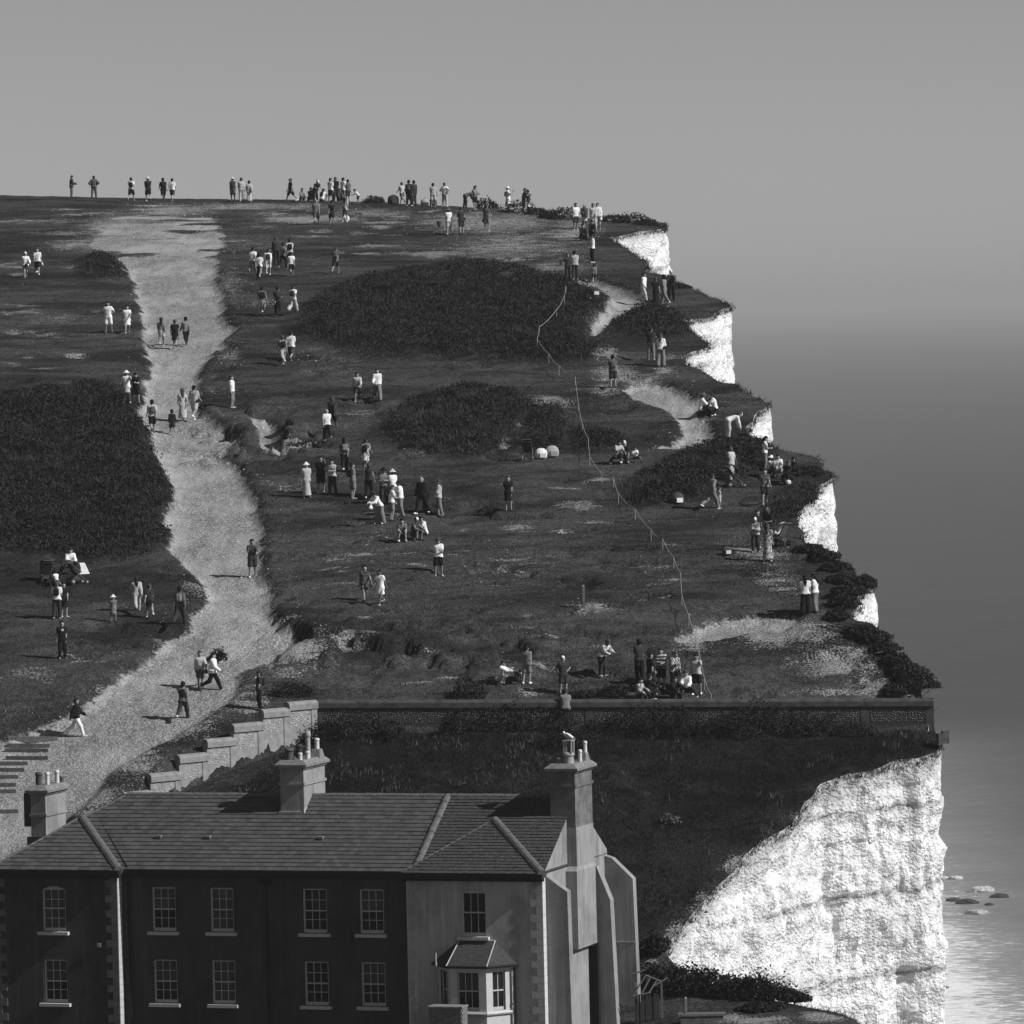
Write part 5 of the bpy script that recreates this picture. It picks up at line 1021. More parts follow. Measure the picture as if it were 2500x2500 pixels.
PEOPLE = [
 # along the skyline
 (175, 486, 1.7, 90, 'hold', 'j', 'D', 'p', 'G', 's', '', 'sG', 'leftmost walker on the skyline, in a dark coat facing right', 446), (230, 488, 1.7, 170, 'hips', 'j', 'G', 'p', 'G', 's', '', '', 'walker in a grey coat alone on the skyline, elbow out', 446),
 (321, 491, 1.75, 185, 'walk', 't', 'W', 's', 'D', 's', '', 'bB', 'skyline walker in white top with black backpack'), (362, 491, 1.78, 175, 'walk2', 't', 'D', 's', 'B', 's', 'wW', 'bB', 'skyline walker in dark clothes and tall white hat'), (399, 491, 1.75, 190, 'walk', 't', 'B', 's', 'B', 's', 'cW', 'bB', 'skyline walker in black with pale cap beside one in white'), (421, 491, 1.7, 180, 'walk2', 't', 'W', 's', 'D', 's', '', '', 'skyline walker in plain white top and dark shorts'),
 (569, 492, 1.75, 180, 'stand', 'v', 'D', 's', 'M', 's', 'wW', '', 'skyline walker in dark vest and white hat'), (590, 493, 1.75, 200, 'stand2', 'l', 'L', 'p', 'L', 's', '', '', 'skyline walker in loose pale shirt and pale trousers'), (609, 494, 1.62, 190, 'walk', 'l', 'L', 'm', 'L', 's', '', 'sD', 'skyline walker in pale layers carrying a dark shoulder bag'),
 (710, 492, 1.75, 270, 'stride', 't', 'B', 's', 'B', 's', 'cW', '', 'walker in black and white cap striding left on the skyline'), (737, 494, 1.6, 40, 'sit', 'v', 'M', 'k', 'B', 'l', '', '', 'long haired person in dark skirt sitting on the skyline'), (757, 494, 1.7, 160, 'crouch', 'l', 'B', 'p', 'B', 'u', '', 'bB', 'crouching person in black with backpack on the skyline'), (770, 494, 1.72, 20, 'bend2', 't', 'B', 'p', 'D', 's', 'cW', '', 'person in black and white cap stooping on the skyline'), (786, 494, 1.65, 170, 'crouch', 't', 'W', 'p', 'M', 'l', '', 'bD', 'dark haired person in white crouching on the skyline'),
 (808, 494, 1.75, 130, 'stand', 't', 'W', 's', 'D', 's', 'cG', '', 'person in white top and grey cap in the skyline crowd'), (820, 494, 1.82, 10, 'stand2', 't', 'B', 'p', 'D', 'l', '', '', 'tall long haired person in black in the skyline crowd'), (838, 494, 1.8, 150, 'stand', 't', 'W', 'p', 'M', 's', '', '', 'person in white top facing away in the skyline crowd'), (850, 494, 1.65, 200, 'stand2', 't', 'G', 's', 'D', 's', '', '', 'rightmost person of the skyline crowd, in grey'), (829, 495, 1.6, 30, 'sit', 't', 'D', 'p', 'D', 's', '', '', 'dark figure sitting at the feet of the skyline crowd'),
 (773, 549, 1.78, 185, 'walk', 't', 'M', 's', 'G', 'n', '', 'hD', 'man in grey tee and shorts walking up below the skyline crowd'), (811, 548, 1.7, 175, 'walk2', 't', 'D', 's', 'D', 's', '', 'bB', 'person in dark top and dark shorts beside man in grey'), (843, 541, 1.6, 180, 'stand2', 't', 'WF', 'k', 'D', 'l', '', 'hB', 'long haired person in patterned white top below skyline crowd'), (875, 496, 1.15, 280, 'bend2', 't', 'W', 's', 'D', 's', '', '', 'small child in white bending forward on the skyline'),
 (982, 493, 1.62, 215, 'walk', 't', 'L', 'k', 'G', 's', '', '', 'person in pale top and grey skirt by the dark rucksack'), (999, 496, 1.85, 180, 'stand', 'l', 'B', 'p', 'B', 's', '', 'bG', 'tall person in black on the skyline hugging close to another'), (1011, 495, 1.82, 200, 'stand2', 'l', 'D', 'p', 'D', 's', '', '', 'dark dressed person right of the tall one on the skyline'),
 (1058, 500, 1.68, 180, 'stand', 't', 'L', 's', 'L', 's', '', '', 'person in pale tee and pale shorts behind the rucksacks'), (1086, 504, 1.7, 175, 'hips', 't', 'W', 'p', 'L', 's', '', 'sM', 'person in white with hands on hips on the skyline'), (1136, 497, 1.7, 90, 'bend', 'l', 'G', 'p', 'D', 's', '', '', 'person in grey bent double on the skyline'), (1160, 507, 1.72, 60, 'hold', 't', 'M', 'k', 'B', 'l', '', '', 'long haired person in dark skirt holding something on the skyline'),
 (1241, 507, 1.75, 90, 'photo', 'd', 'W', '', 'W', 's', 'wW', 'bG', 'person in white hat and white dress facing the sea'), (1279, 508, 1.75, 70, 'hug', 't', 'B', 's', 'B', 's', '', '', 'dark half of the embracing couple on the skyline'), (1291, 508, 1.68, 270, 'hug', 't', 'D', 'p', 'W', 's', '', '', 'half of the embracing couple wearing white trousers'),
 (1096, 572, 1.7, 190, 'stand', 't', 'W', 's', 'L', 's', 'wM', '', 'walker in white tee carrying a hand net'), (1127, 572, 1.78, 195, 'hold', 't', 'D', 's', 'D', 's', '', 'sB', 'walker in dark clothes clutching a black bag near the net'), (1189, 564, 1.75, 180, 'stand', 't', 'G', 's', 'M', 's', 'cW', 'hG', 'walker in grey tee with white cap and carrier bag'),
 (1406, 562, 1.78, 10, 'stand', 't', 'W', 's', 'D', 's', '', '', 'person in bright white tee beside the skyline bush'), (1428, 560, 1.65, 350, 'phone', 'j', 'G', 'k', 'L', 's', 'cL', '', 'person in grey jacket and pale skirt near the far cliff'), (1449, 562, 1.75, 20, 'stand2', 'l', 'L', 'p', 'L', 'l', '', '', 'long haired person in pale clothes near the far cliff'), (1460, 560, 1.72, 340, 'stand', 'j', 'W', 'p', 'LF', 's', '', 'hW', 'person in white jacket with white bag near the far cliff'),
 (1422, 588, 1.7, 30, 'sit', 'l', 'B', 'p', 'B', 's', '', '', 'left of two people in black sitting near the far cliff'), (1447, 583, 1.7, 350, 'sit2', 'l', 'B', 'p', 'B', 's', '', '', 'right of two people in black sitting near the far cliff'), (1447, 641, 1.75, 270, 'stand2', 't', 'W', 'p', 'B', 's', '', 'sB', 'person in white tee and black trousers facing left by the far cliff'),
 (1387, 684, 1.6, 30, 'lift', 'j', 'D', 'p', 'D', 'u', '', '', 'person in dark jacket with arm stretched out above the big scrub'), (1404, 685, 1.75, 170, 'stand', 't', 'L', 'p', 'D', 's', '', '', 'person in pale tee and dark trousers above the big scrub'), (1451, 690, 1.2, 180, 'walk', 't', 'M', 's', 'D', 's', '', '', 'child in grey walking along the upper cliff path'),
 (1572, 737, 1.72, 80, 'stride', 'l', 'W', 'p', 'L', 'u', '', '', 'person in white with curly hair striding along the cliff path'), (1602, 748, 1.68, 170, 'stand', 'x', 'B', '', 'B', 's', '', '', 'person in a long black dress near the cliff edge'), (1622, 742, 1.72, 250, 'stride', 'l', 'M', 'p', 'M', 'u', '', '', 'curly haired person in grey leaning beside the black dress'), (1640, 735, 1.78, 10, 'photo', 't', 'B', 'p', 'B', 's', 'cW', '', 'person in black and white cap photographing at the cliff edge'),
 (1590, 880, 1.78, 150, 'photo', 't', 'D', 'p', 'M', 's', 'cB', '', 'person in dark top raising a camera near the middle cliffs'), (1614, 894, 1.75, 180, 'hold', 'l', 'W', 'w', 'M', 'l', '', 'sB', 'person in white shirt with black bag and loose trousers near middle cliffs'), (1497, 947, 1.72, 185, 'stand', 't', 'G', 's', 'D', 'b', '', 'bG', 'hiker with grey backpack standing beside the small chalk path'),
 (1712, 1012, 1.7, 80, 'sit', 'l', 'W', 'p', 'D', 's', 'wG', '', 'sitter in white shirt and hat by the cliff picnic'), (1747, 1016, 1.65, 280, 'sitx', 't', 'W', 'p', 'B', 'l', '', '', 'long dark haired sitter in white by the cliff picnic'), (1778, 1070, 1.75, 90, 'bend', 'l', 'W', 'p', 'L', 's', 'cW', '', 'person in white clothes and cap bent over a dark dog'),
 (1508, 1132, 1.65, 30, 'sitx', 't', 'L', 'p', 'D', 'l', '', '', 'long haired sitter at left of the trio below the tail scrub'), (1526, 1130, 1.7, 10, 'sit', 'l', 'B', 'p', 'M', 's', 'cW', '', 'sitter in black with white cap below the tail scrub'), (1551, 1130, 1.15, 340, 'sitx', 't', 'W', 's', 'D', 's', '', '', 'child in white sitting at right of the trio'),
 (1786, 1178, 1.72, 60, 'stand2', 't', 'L', 'p', 'L', 's', '', '', 'person in pale tee behind the low black pushchair'), (1868, 1150, 1.65, 100, 'phone', 'v', 'W', 'p', 'M', 'l', '', '', 'long haired person standing behind the sitters on the cliff lip'), (1876, 1165, 1.6, 60, 'sit', 't', 'WF', 'p', 'D', 's', 'wW', '', 'sitter in white sunhat on the cliff lip'), (1899, 1165, 1.65, 20, 'sit2', 't', 'WF', 's', 'L', 's', '', '', 'sitter in patterned top with crossed legs on the cliff lip'), (1930, 1180, 1.7, 300, 'sit', 'l', 'B', 'p', 'B', 'l', '', '', 'left of two figures in black sitting at the cliff brink'), (1947, 1178, 1.7, 280, 'sit2', 'j', 'B', 'p', 'B', 's', '', '', 'right of two figures in black sitting at the cliff brink'),
 (1868, 1232, 1.75, 20, 'walk', 't', 'MF', 's', 'D', 's', '', '', 'barefoot person in patterned shirt and dark shorts near the cliff'), (1738, 1243, 1.75, 120, 'walk', 'l', 'M', 'p', 'M', 's', '', '', 'adult in grey shirt walking with a small child'), (1757, 1240, 1.0, 100, 'lift', 't', 'L', 's', 'L', 's', '', '', 'small child in pale clothes beside adult in grey'),
 (1845, 1350, 1.6, 10, 'hold', 'l', 'LF', 'p', 'D', 's', 'cW', 'sM', 'person in white headscarf and patterned top in the cliff group'), (1851, 1338, 1.75, 30, 'stand', 't', 'B', 'p', 'D', 's', '', '', 'person in black tee behind the white headscarf'), (1878, 1335, 1.78, 340, 'hold', 't', 'B', 'p', 'D', 's', 'cM', '', 'person in black tee and cap at back of the cliff group'), (1875, 1372, 1.7, 170, 'stand2', 'x', 'LF', '', 'L', 'l', '', '', 'person in a long patterned pale dress seen from behind'),
 (1967, 1499, 1.72, 170, 'stand', 't', 'W', 'w', 'B', 'l', '', '', 'long haired person in white top and wide black trousers'), (1991, 1496, 1.7, 260, 'phone', 't', 'W', 'p', 'M', 'l', '', '', 'long haired person in white top and grey trousers near the edge scrub'),
 # left part of the field
 (63, 678, 1.65, 5, 'walk', 'l', 'W', 'k', 'D', 's', 'cW', '', 'person in white sleeves and dark pinafore at upper left'), (92, 671, 1.72, 350, 'walk2', 't', 'W', 's', 'B', 's', '', 'hL', 'person in white tee and black shorts at upper left'), (265, 815, 1.8, 10, 'hips', 't', 'W', 's', 'W', 's', '', '', 'person in white tee and white shorts, elbows out, left of path'), (311, 816, 1.65, 350, 'walk', 'd', 'W', '', 'W', 's', '', '', 'person in a short white dress left of path'),
 (395, 845, 1.65, 190, 'walk', 't', 'M', 'k', 'L', 'l', '', 'sM', 'long haired person in grey top and pale skirt on the path'), (428, 852, 1.65, 180, 'walk2', 'd', 'B', '', 'B', 's', '', 'bB', 'person in black dress with backpack on the path'), (455, 844, 1.65, 185, 'walk', 'l', 'M', 'p', 'B', 's', '', '', 'person in grey top and black trousers on the path'),
 (310, 984, 1.68, 10, 'raise', 't', 'W', 'k', 'L', 's', 'wW', '', 'person in white hat shading the eyes beside the left scrub'), (333, 985, 1.62, 350, 'hip1', 't', 'B', 's', 'B', 's', 'cB', '', 'person in black with black hat beside the left scrub'), (447, 1027, 1.72, 185, 'walk', 'x', 'L', '', 'L', 'l', '', '', 'long haired person in long pale dress on the path'), (475, 1026, 1.8, 175, 'walk2', 't', 'L', 's', 'L', 's', 'cL', 'sB', 'person in pale shirt with black sling bag on the path'),
 (373, 1057, 1.75, 180, 'walk', 't', 'L', 's', 'B', 's', '', 'bG', 'hiker with large grey backpack and black shorts on the path'), (421, 1060, 1.33, 185, 'walk2', 'l', 'B', 's', 'D', 's', '', '', 'child in dark top walking on the path'), (567, 1001, 1.7, 90, 'stand', 't', 'W', 'p', 'M', 'b', '', '', 'person in white tee and leggings standing right of the path'),
 (618, 670, 1.72, 150, 'walk', 't', 'W', 'p', 'M', 's', '', '', 'person in white tee at left of the upper walking group'), (634, 682, 1.62, 175, 'walk2', 't', 'W', 'm', 'B', 'u', '', '', 'curly haired person in white top and long black skirt'), (655, 671, 1.65, 190, 'walk', 'l', 'W', 's', 'W', 's', 'cL', 'bD', 'person in white with dark bag in the upper walking group'), (675, 646, 1.72, 180, 'stand', 'l', 'D', 'p', 'B', 's', 'cG', '', 'person in dark clothes at back of the upper walking group'), (692, 656, 1.68, 175, 'walk', 't', 'M', 'p', 'B', 's', '', '', 'person in grey top and black trousers in the upper walking group'), (708, 650, 1.75, 185, 'walk2', 't', 'L', 's', 'D', 's', 'cB', 'bB', 'person with black backpack at back of the upper walking group'), (712, 673, 1.5, 180, 'walk', 't', 'W', 's', 'B', 's', 'cM', '', 'youngster in white tee and black shorts in the upper walking group'),
 (820, 667, 1.65, 185, 'walk', 't', 'G', 's', 'D', 's', 'cM', 'bG', 'lone walker in dark clothes above the big scrub'), (641, 770, 1.72, 180, 'walk', 't', 'G', 's', 'L', 's', '', 'bB', 'left of three hikers beside the big scrub, dark backpack'), (679, 771, 1.75, 185, 'walk2', 't', 'D', 'p', 'B', 's', '', 'bD', 'middle of three hikers beside the big scrub, all in black'), (716, 765, 1.65, 175, 'walk', 't', 'W', 'w', 'L', 's', 'cW', 'bD', 'right of three hikers beside the big scrub, in white'), (691, 890, 1.65, 185, 'walk', 't', 'M', 'p', 'L', 's', '', 'bB', 'person with black backpack walking beside one in white tee'), (711, 884, 1.75, 175, 'walk2', 't', 'W', 's', 'GF', 's', '', '', 'person in white tee and patterned shorts below the big scrub'),
 (873, 983, 1.62, 5, 'walk', 'l', 'L', 's', 'D', 'l', '', '', 'long haired person in pale shirt above the middle scrub'), (922, 977, 1.68, 350, 'walk2', 'l', 'W', 'w', 'M', 'l', '', '', 'long haired person in white top and wide grey trousers'), (812, 1050, 1.75, 180, 'walk', 'l', 'D', 's', 'B', 's', '', '', 'big person in dark sweater climbing the eroded bank'), (799, 1077, 1.62, 185, 'walk2', 't', 'W', 'p', 'B', 'n', '', '', 'person in white tee and black trousers on the eroded bank'),
 # middle crowd
 (842, 1152, 1.72, 180, 'walk', 't', 'G', 'p', 'B', 'l', '', 'bM', 'long haired hiker with grey backpack at top of the middle crowd'), (893, 1152, 1.65, 185, 'walk2', 't', 'LF', 'k', 'W', 's', 'cW', 'bB', 'hiker in white cap with black backpack and white skirt'), (749, 1215, 1.68, 0, 'stand', 't', 'L', 'm', 'L', 's', 'wW', '', 'person in sunhat and long pale skirt at left of the middle crowd'), (784, 1205, 1.78, 10, 'raise', 't', 'B', 's', 'B', 's', '', '', 'person in black tee raising a phone in the middle crowd'), (812, 1207, 1.72, 350, 'hold', 'v', 'L', 'p', 'D', 'l', '', '', 'long haired person in crop top and jeans in the middle crowd'),
 (862, 1220, 1.75, 90, 'stand2', 't', 'M', 's', 'M', 's', 'cB', 'bB', 'person in grey with black backpack facing right in the middle crowd'), (902, 1217, 1.68, 180, 'stand', 'v', 'DF', 'p', 'B', 'u', '', '', 'person in dark vest and black leggings in the middle crowd'), (938, 1232, 1.75, 10, 'hold', 't', 'M', 'p', 'D', 's', 'wB', '', 'person in dark brimmed hat and grey tee in the middle crowd'), (960, 1232, 1.65, 200, 'stand', 't', 'W', 'p', 'M', 's', 'wW', '', 'person in white brimmed hat and white tee in the middle crowd'), (928, 1279, 1.68, 330, 'bend2', 'l', 'W', 'w', 'M', 'u', '', 'hW', 'stooping person in white top and wide jeans in the middle crowd'), (957, 1272, 1.68, 100, 'hold', 't', 'W', 's', 'M', 'l', '', '', 'person in white tee and jean shorts facing right in the crowd'), (979, 1260, 1.66, 250, 'phone', 't', 'W', 'p', 'M', 's', 'cB', '', 'person in white tee and dark cap at right of the crowd'),
 (1031, 1254, 1.78, 350, 'stride', 'j', 'B', 'p', 'B', 'n', '', '', 'bald person in black jacket standing astride'), (1039, 1256, 1.3, 10, 'stand', 't', 'G', 'p', 'D', 's', '', '', 'child in grey in front of bald person in black'), (1072, 1259, 1.7, 280, 'stand2', 'j', 'L', 'p', 'M', 'l', '', '', 'long haired person in pale jacket facing the bald person'), (982, 1322, 1.65, 10, 'sit', 't', 'MF', 's', 'D', 's', '', '', 'left of three sitters on the grass, in patterned top'), (1012, 1320, 1.65, 30, 'sit', 'v', 'D', 's', 'D', 's', 'cW', '', 'middle of three sitters on the grass, in white cap'), (1037, 1318, 1.65, 320, 'sit2', 't', 'W', 's', 'D', 's', '', '', 'right of three sitters on the grass, in white tee'),
 (1071, 1408, 1.75, 0, 'hip1', 't', 'W', 's', 'B', 's', '', 'bB', 'person in white tee and black shorts looking down, hand on hip'), (891, 1467, 1.65, 5, 'walk', 'd', 'GF', '', 'G', 's', '', 'hG', 'person in dark patterned dress walking towards the house'), (929, 1478, 1.65, 350, 'walk2', 'd', 'W', '', 'W', 's', '', '', 'person in white dress walking towards the house'), (617, 1410, 1.75, 0, 'photo', 't', 'D', 's', 'D', 's', '', '', 'heavy set person in dark clothes photographing from the path'), (1242, 1247, 1.65, 0, 'stand', 'd', 'B', '', 'B', 'l', '', '', 'lone person in a black dress in mid field'),
 # lower left
 (112, 1418, 1.0, 10, 'sit', 't', 'W', 's', 'D', 's', '', '', 'small child in white riding in the dark pushchair', None, .35), (138, 1434, 1.1, 200, 'sitx', 't', 'W', 's', 'D', 's', 'cW', '', 'child in white and pale cap sitting between the pushchairs'), (172, 1402, 1.7, 20, 'sitx', 'l', 'W', 'p', 'D', 's', '', '', 'adult in white sitting behind the big grey pushchair'), (140, 1512, 1.65, 180, 'stand', 't', 'W', 'p', 'D', 'l', '', 'bB', 'person in white with a black backpack below the pushchairs'), (157, 1508, 1.55, 10, 'stand2', 'd', 'B', '', 'B', 's', '', '', 'youngster in black dress beside the black backpack'),
 (277, 1518, 1.2, 10, 'stand', 'd', 'M', '', 'M', 's', 'wW', '', 'small girl in pale dress and white sunhat'), (335, 1495, 1.65, 185, 'walk', 'l', 'L', 'p', 'L', 'l', '', '', 'long haired person in pale top and pale trousers near small girl'), (366, 1509, 1.55, 180, 'walk2', 't', 'D', 'k', 'B', 'b', '', '', 'person in dark tee and black skirt near the path edge'), (440, 1532, 1.8, 185, 'walk', 'l', 'G', 'p', 'D', 's', '', 'bM', 'person with grey backpack striding at the path edge'), (153, 1609, 1.65, 0, 'stand', 't', 'B', 'p', 'B', 's', '', '', 'person in black tee with white chest print at lower left'),
 (187, 1799, 1.65, 90, 'walk', 'j', 'B', 'p', 'W', 's', '', 'sB', 'person in dark jacket and white trousers at top of the steps'), (490, 1680, 1.65, 20, 'walk', 'l', 'L', 's', 'MF', 's', '', 'hG', 'person in pale shirt and patterned shorts walking in company'), (521, 1688, 1.68, 60, 'walk2', 'j', 'W', 'p', 'B', 's', '', 'sW', 'person in white jacket with white shoulder bag and black trousers'), (448, 1759, 1.68, 180, 'walk', 't', 'M', 'p', 'D', 's', '', 'bB', 'hiker with black backpack walking up from the stepped wall'), (634, 1733, 1.62, 285, 'stand', 't', 'D', 'p', 'B', 's', 'cD', 'bB', 'person in dark cap and backpack just above the stepped wall'),
 # by the long wall
 (1217, 1670, 1.65, 60, 'crouch', 'l', 'W', 's', 'L', 's', 'cB', '', 'crouching person in white top and black cap near the dog'), (1287, 1671, 1.6, 175, 'stand2', 'j', 'M', 's', 'M', 's', '', 'hL', 'person in pale hoodie and shorts standing over the dog'), (1376, 1697, 1.6, 10, 'hips', 't', 'DF', 's', 'D', 's', 'cW', '', 'person in white cap with hands on hips behind the wall'), (1380, 1712, 1.7, 175, 'sitw', 't', 'M', 's', 'D', 's', '', '', 'person in grey tee sitting on the wall, back turned', 247.95, .82), (1470, 1651, 1.72, 60, 'bend2', 'l', 'WF', 'p', 'D', 's', '', '', 'person in patterned white shirt stooping above the wall'),
 (1562, 1668, 1.8, 190, 'stand', 't', 'D', 'p', 'B', 's', '', '', 'tall person in dark polo at left of the group by the wall'), (1590, 1697, 1.78, 120, 'stand2', 't', 'B', 's', 'B', 's', '', '', 'person in black tee with bare pale legs by the wall'), (1615, 1686, 1.75, 0, 'hold', 't', 'LS', 's', 'B', 's', '', '', 'person in striped tee and black shorts by the wall'), (1647, 1692, 1.78, 20, 'phone', 'l', 'LC', 'p', 'D', 's', '', '', 'person in checked shirt in the group by the wall'), (1560, 1710, 1.62, 60, 'sit', 'l', 'LF', 'p', 'D', 'l', '', '', 'sitter in patterned shirt at the left end of the group by the wall', 248.6), (1578, 1711, 1.7, 120, 'sit2', 'l', 'B', 'p', 'B', 's', '', '', 'sitter in black with back to the patterned shirt', 248.6),
 (1645, 1712, 1.62, 20, 'sit', 'l', 'B', 'p', 'D', 'l', '', '', 'long haired sitter in black under the checked shirt', 248.7), (1678, 1712, 1.62, 0, 'sitx', 'l', 'W', 'p', 'D', 'l', '', '', 'long haired sitter in white in front of the rope fence', 248.7, .15), (1702, 1720, 1.72, 330, 'raise', 't', 'L', 's', 'B', 's', '', '', 'person in pale tee and black shorts at right end of the group', 249.2)]
for i_, r_ in enumerate(PEOPLE):
    a = list(r_) + [None, None][:max(0, 15 - len(r_))]
    o = person(*r_[:13], D=r_[13] if len(r_) > 13 else None, dz=r_[14] if len(r_) > 14 else 0.0, i=i_, skin=2 if i_ % 11 == 4 else None)
    if 'chest print' in r_[12]:
        mb = MB()
        for z, w_ in ((.785, .035), (.765, .03), (.745, .034)): mb.box(-w_, w_, -.088, -.082, z - .006, z + .005)
        link('chest_print', mb.mesh('chest_print', plain(.7)), o)
# ------------------------------------------------------------------ vegetation
def leafmat(name, lo, hi, scale=2.0):
    m, n, b = newmat(name); f = noise(n, coords(n), scale, 4, .7); f2 = noise(n, coords(n), scale * 9, 2, .6)
    n.links.new(mix(n, math_(n, 'MULTIPLY', f2, .6), ramp(n, f, [(.36, lo), (.64, hi)]), ramp(n, f2, [(.4, lo * .7), (.65, hi * 1.5)])), b.inputs['Base Color']); b.inputs['Roughness'].default_value = .8; b.inputs['Specular IOR Level'].default_value = .1; return m
M_GRASS = leafmat('long_grass', .003, .016, 1.2); M_LEAF = leafmat('scrub_leaf', .006, .036, .8); M_SHRUB = leafmat('shrub_leaf', .008, .03, 1.5); M_TURF = leafmat('short_turf', .02, .06, .5); M_DRY = leafmat('dry_grass', .04, .15, 3)
def tufts(pts, nb, hmin, hmax, wid, spread, seed, lean=.5):
    """grass tufts: nb pointed blades round every point"""
    r = np.random.default_rng(seed); n_ = len(pts); p = np.repeat(pts, nb, 0); m = len(p); a = r.uniform(0, 2 * math.pi, m); h = r.uniform(hmin, hmax, m) * np.repeat(r.uniform(.6, 1.2, n_), nb); b0 = p + np.c_[r.normal(0, spread, (m, 2)), np.full(m, -.03)]
    ln = r.uniform(.1, lean, m) * h; d = r.uniform(0, 2 * math.pi, m); tip = b0 + np.c_[np.cos(d) * ln, np.sin(d) * ln, h]; w_ = wid * r.uniform(.6, 1.3, m); s_ = np.c_[np.cos(a) * w_, np.sin(a) * w_, 0 * w_]
    V_ = np.stack([b0 - s_, b0 + s_, tip], 1).reshape(-1, 3); return V_, np.arange(len(V_)).reshape(-1, 3)
def leaves(c, size, seed, up=.0):
    """one small quad at every centre, random attitude"""
    r = np.random.default_rng(seed); m = len(c); a = r.normal(size=(m, 3)); a /= np.linalg.norm(a, axis=1)[:, None]; b_ = r.normal(size=(m, 3)); b_ = np.cross(a, b_); b_ /= np.linalg.norm(b_, axis=1)[:, None] + 1e-9; s_ = (size * r.uniform(.5, 1.3, m))[:, None]
    V_ = np.stack([c - a * s_, c + b_ * s_ * .6, c + a * s_, c - b_ * s_ * .6], 1).reshape(-1, 3); return V_, np.arange(len(V_)).reshape(-1, 4)
def sample(mask, n_, seed):
    """random points on the ground inside a grid mask"""
    j, i = np.nonzero(mask & inside); r = np.random.default_rng(seed); k = r.integers(0, len(j), n_); x = GX[i[k]] + r.uniform(-.1, .1, n_); y = GY[j[k]] + r.uniform(-.125, .125, n_); return np.c_[x, y, ground(x, y)]
vis = (gu > -60) & (gu < 2560)
def stuff(name, me, label, cat): return tag(link(name, me), label, cat, kind='stuff')
gm_ = gar & vis & (gv < 2420)
g1 = sample(gm_, 15000, 1); k_ = fbm(g1[:, 0] / 2.2, g1[:, 1] / 2.2, 0, 91); V_, F_ = tufts(g1[k_ > -.25], 6, .05, .20, .016, .10, 2)
stuff('bank_grass', mesh_np('bank_grass', V_, F_, M_GRASS), 'long dark grass on the bank below the flint wall', 'grass')
g1 = sample(gm_ & (fbm(X / 1.6, Y / 1.6, 0, 93) > .18), 900, 3); V_, F_ = tufts(g1, 4, .12, .34, .013, .08, 4)
stuff('bank_stalks', mesh_np('bank_stalks', V_, F_, M_DRY), 'pale dry stalks scattered over the bank', 'grass')
fm_ = vis & ~gar & (scr < .5) & (bare < .5) & (gv > 470) & (gv < 1760)
g1 = sample(fm_, 42000, 5); k_ = fbm(g1[:, 0] / 1.8, g1[:, 1] / 1.2, 0, 94); V_, F_ = tufts(g1[k_ > 0], 3, .03, .10, .03, .12, 6)
stuff('turf_tufts', mesh_np('turf_tufts', V_, F_, M_TURF), 'short tufts in the grazed turf', 'grass')
SN = {'big': ('broad dark scrub patch filling the middle of the upper field', 20000), 'middle': ('oval dark scrub patch below the broad one', 8000), 'tail': ('narrow scrub strip just right of the oval patch', 1500), 'right_tail': ('small scrub tongue right of the rope fence', 1500), 'left': ('large dark scrub patch at the left edge below the walkers', 16000), 'lip': ('scrub patch hugging the middle cliff tops', 3000), 'shoulder': ('scrub patch on the shoulder behind the black pushchair', 7000), 'dot': ('small round scrub clump left of the upper path', 1200), 'rim': ('scrub patch along the rim above the lower white cliff', 2500)}
M_SCG = leafmat('scrub_grass', .014, .07, .9)
for q_, (lb, nn_) in SN.items():
    du_ = (26 if nn_ > 2600 else 9) * fbm(X / 1.3, Y / 2.2, 0, 121) + (14 if nn_ > 2600 else 6) * fbm(X / .5, Y / .8, 0, 122)
    pm = pip(gu + du_, gv + du_ * .45, SCRUB[q_]) & vis & (bareb < .3)
    if not (pm & inside).any(): continue
    core = blur(pm * 1.0, 5)
    g1 = sample(pm, nn_, len(q_) * 7 + nn_ % 89); r = np.random.default_rng(nn_); nb = fbm(g1[:, 0] / 1.6, g1[:, 1] / 2.0, 0, 95) + .5 * fbm(g1[:, 0] / .5, g1[:, 1] / .6, 0, 96)
    cj = np.clip(((g1[:, 1] - GY[0]) / .25).astype(int), 0, len(GY) - 1); ci = np.clip(((g1[:, 0] - GX[0]) / .2).astype(int), 0, len(GX) - 1); cv = core[cj, ci]
    k1 = (nb > -.12) & (cv > r.uniform(.25, .8, len(g1))); b1 = g1[k1]; n1_ = nb[k1]
    c = np.repeat(b1, 4, 0); c = c + np.c_[r.normal(0, .12, (len(c), 2)), r.uniform(0, .34, len(c)) * np.repeat(np.clip(.55 + 1.1 * n1_, .2, 1.6), 4)]
    V_, F_ = leaves(c, .065, nn_); V2, F2 = tufts(g1[::2], 4, .08, .32, .020, .13, nn_ + 1, .9)
    o = stuff('scrub_patch', mesh_np('scrub_patch', V_, F_, M_LEAF), lb, 'scrub')
    t_ = link('grass_stems', mesh_np('grass_stems', V2, F2, M_SCG), o); tag(t_, kind='stuff')
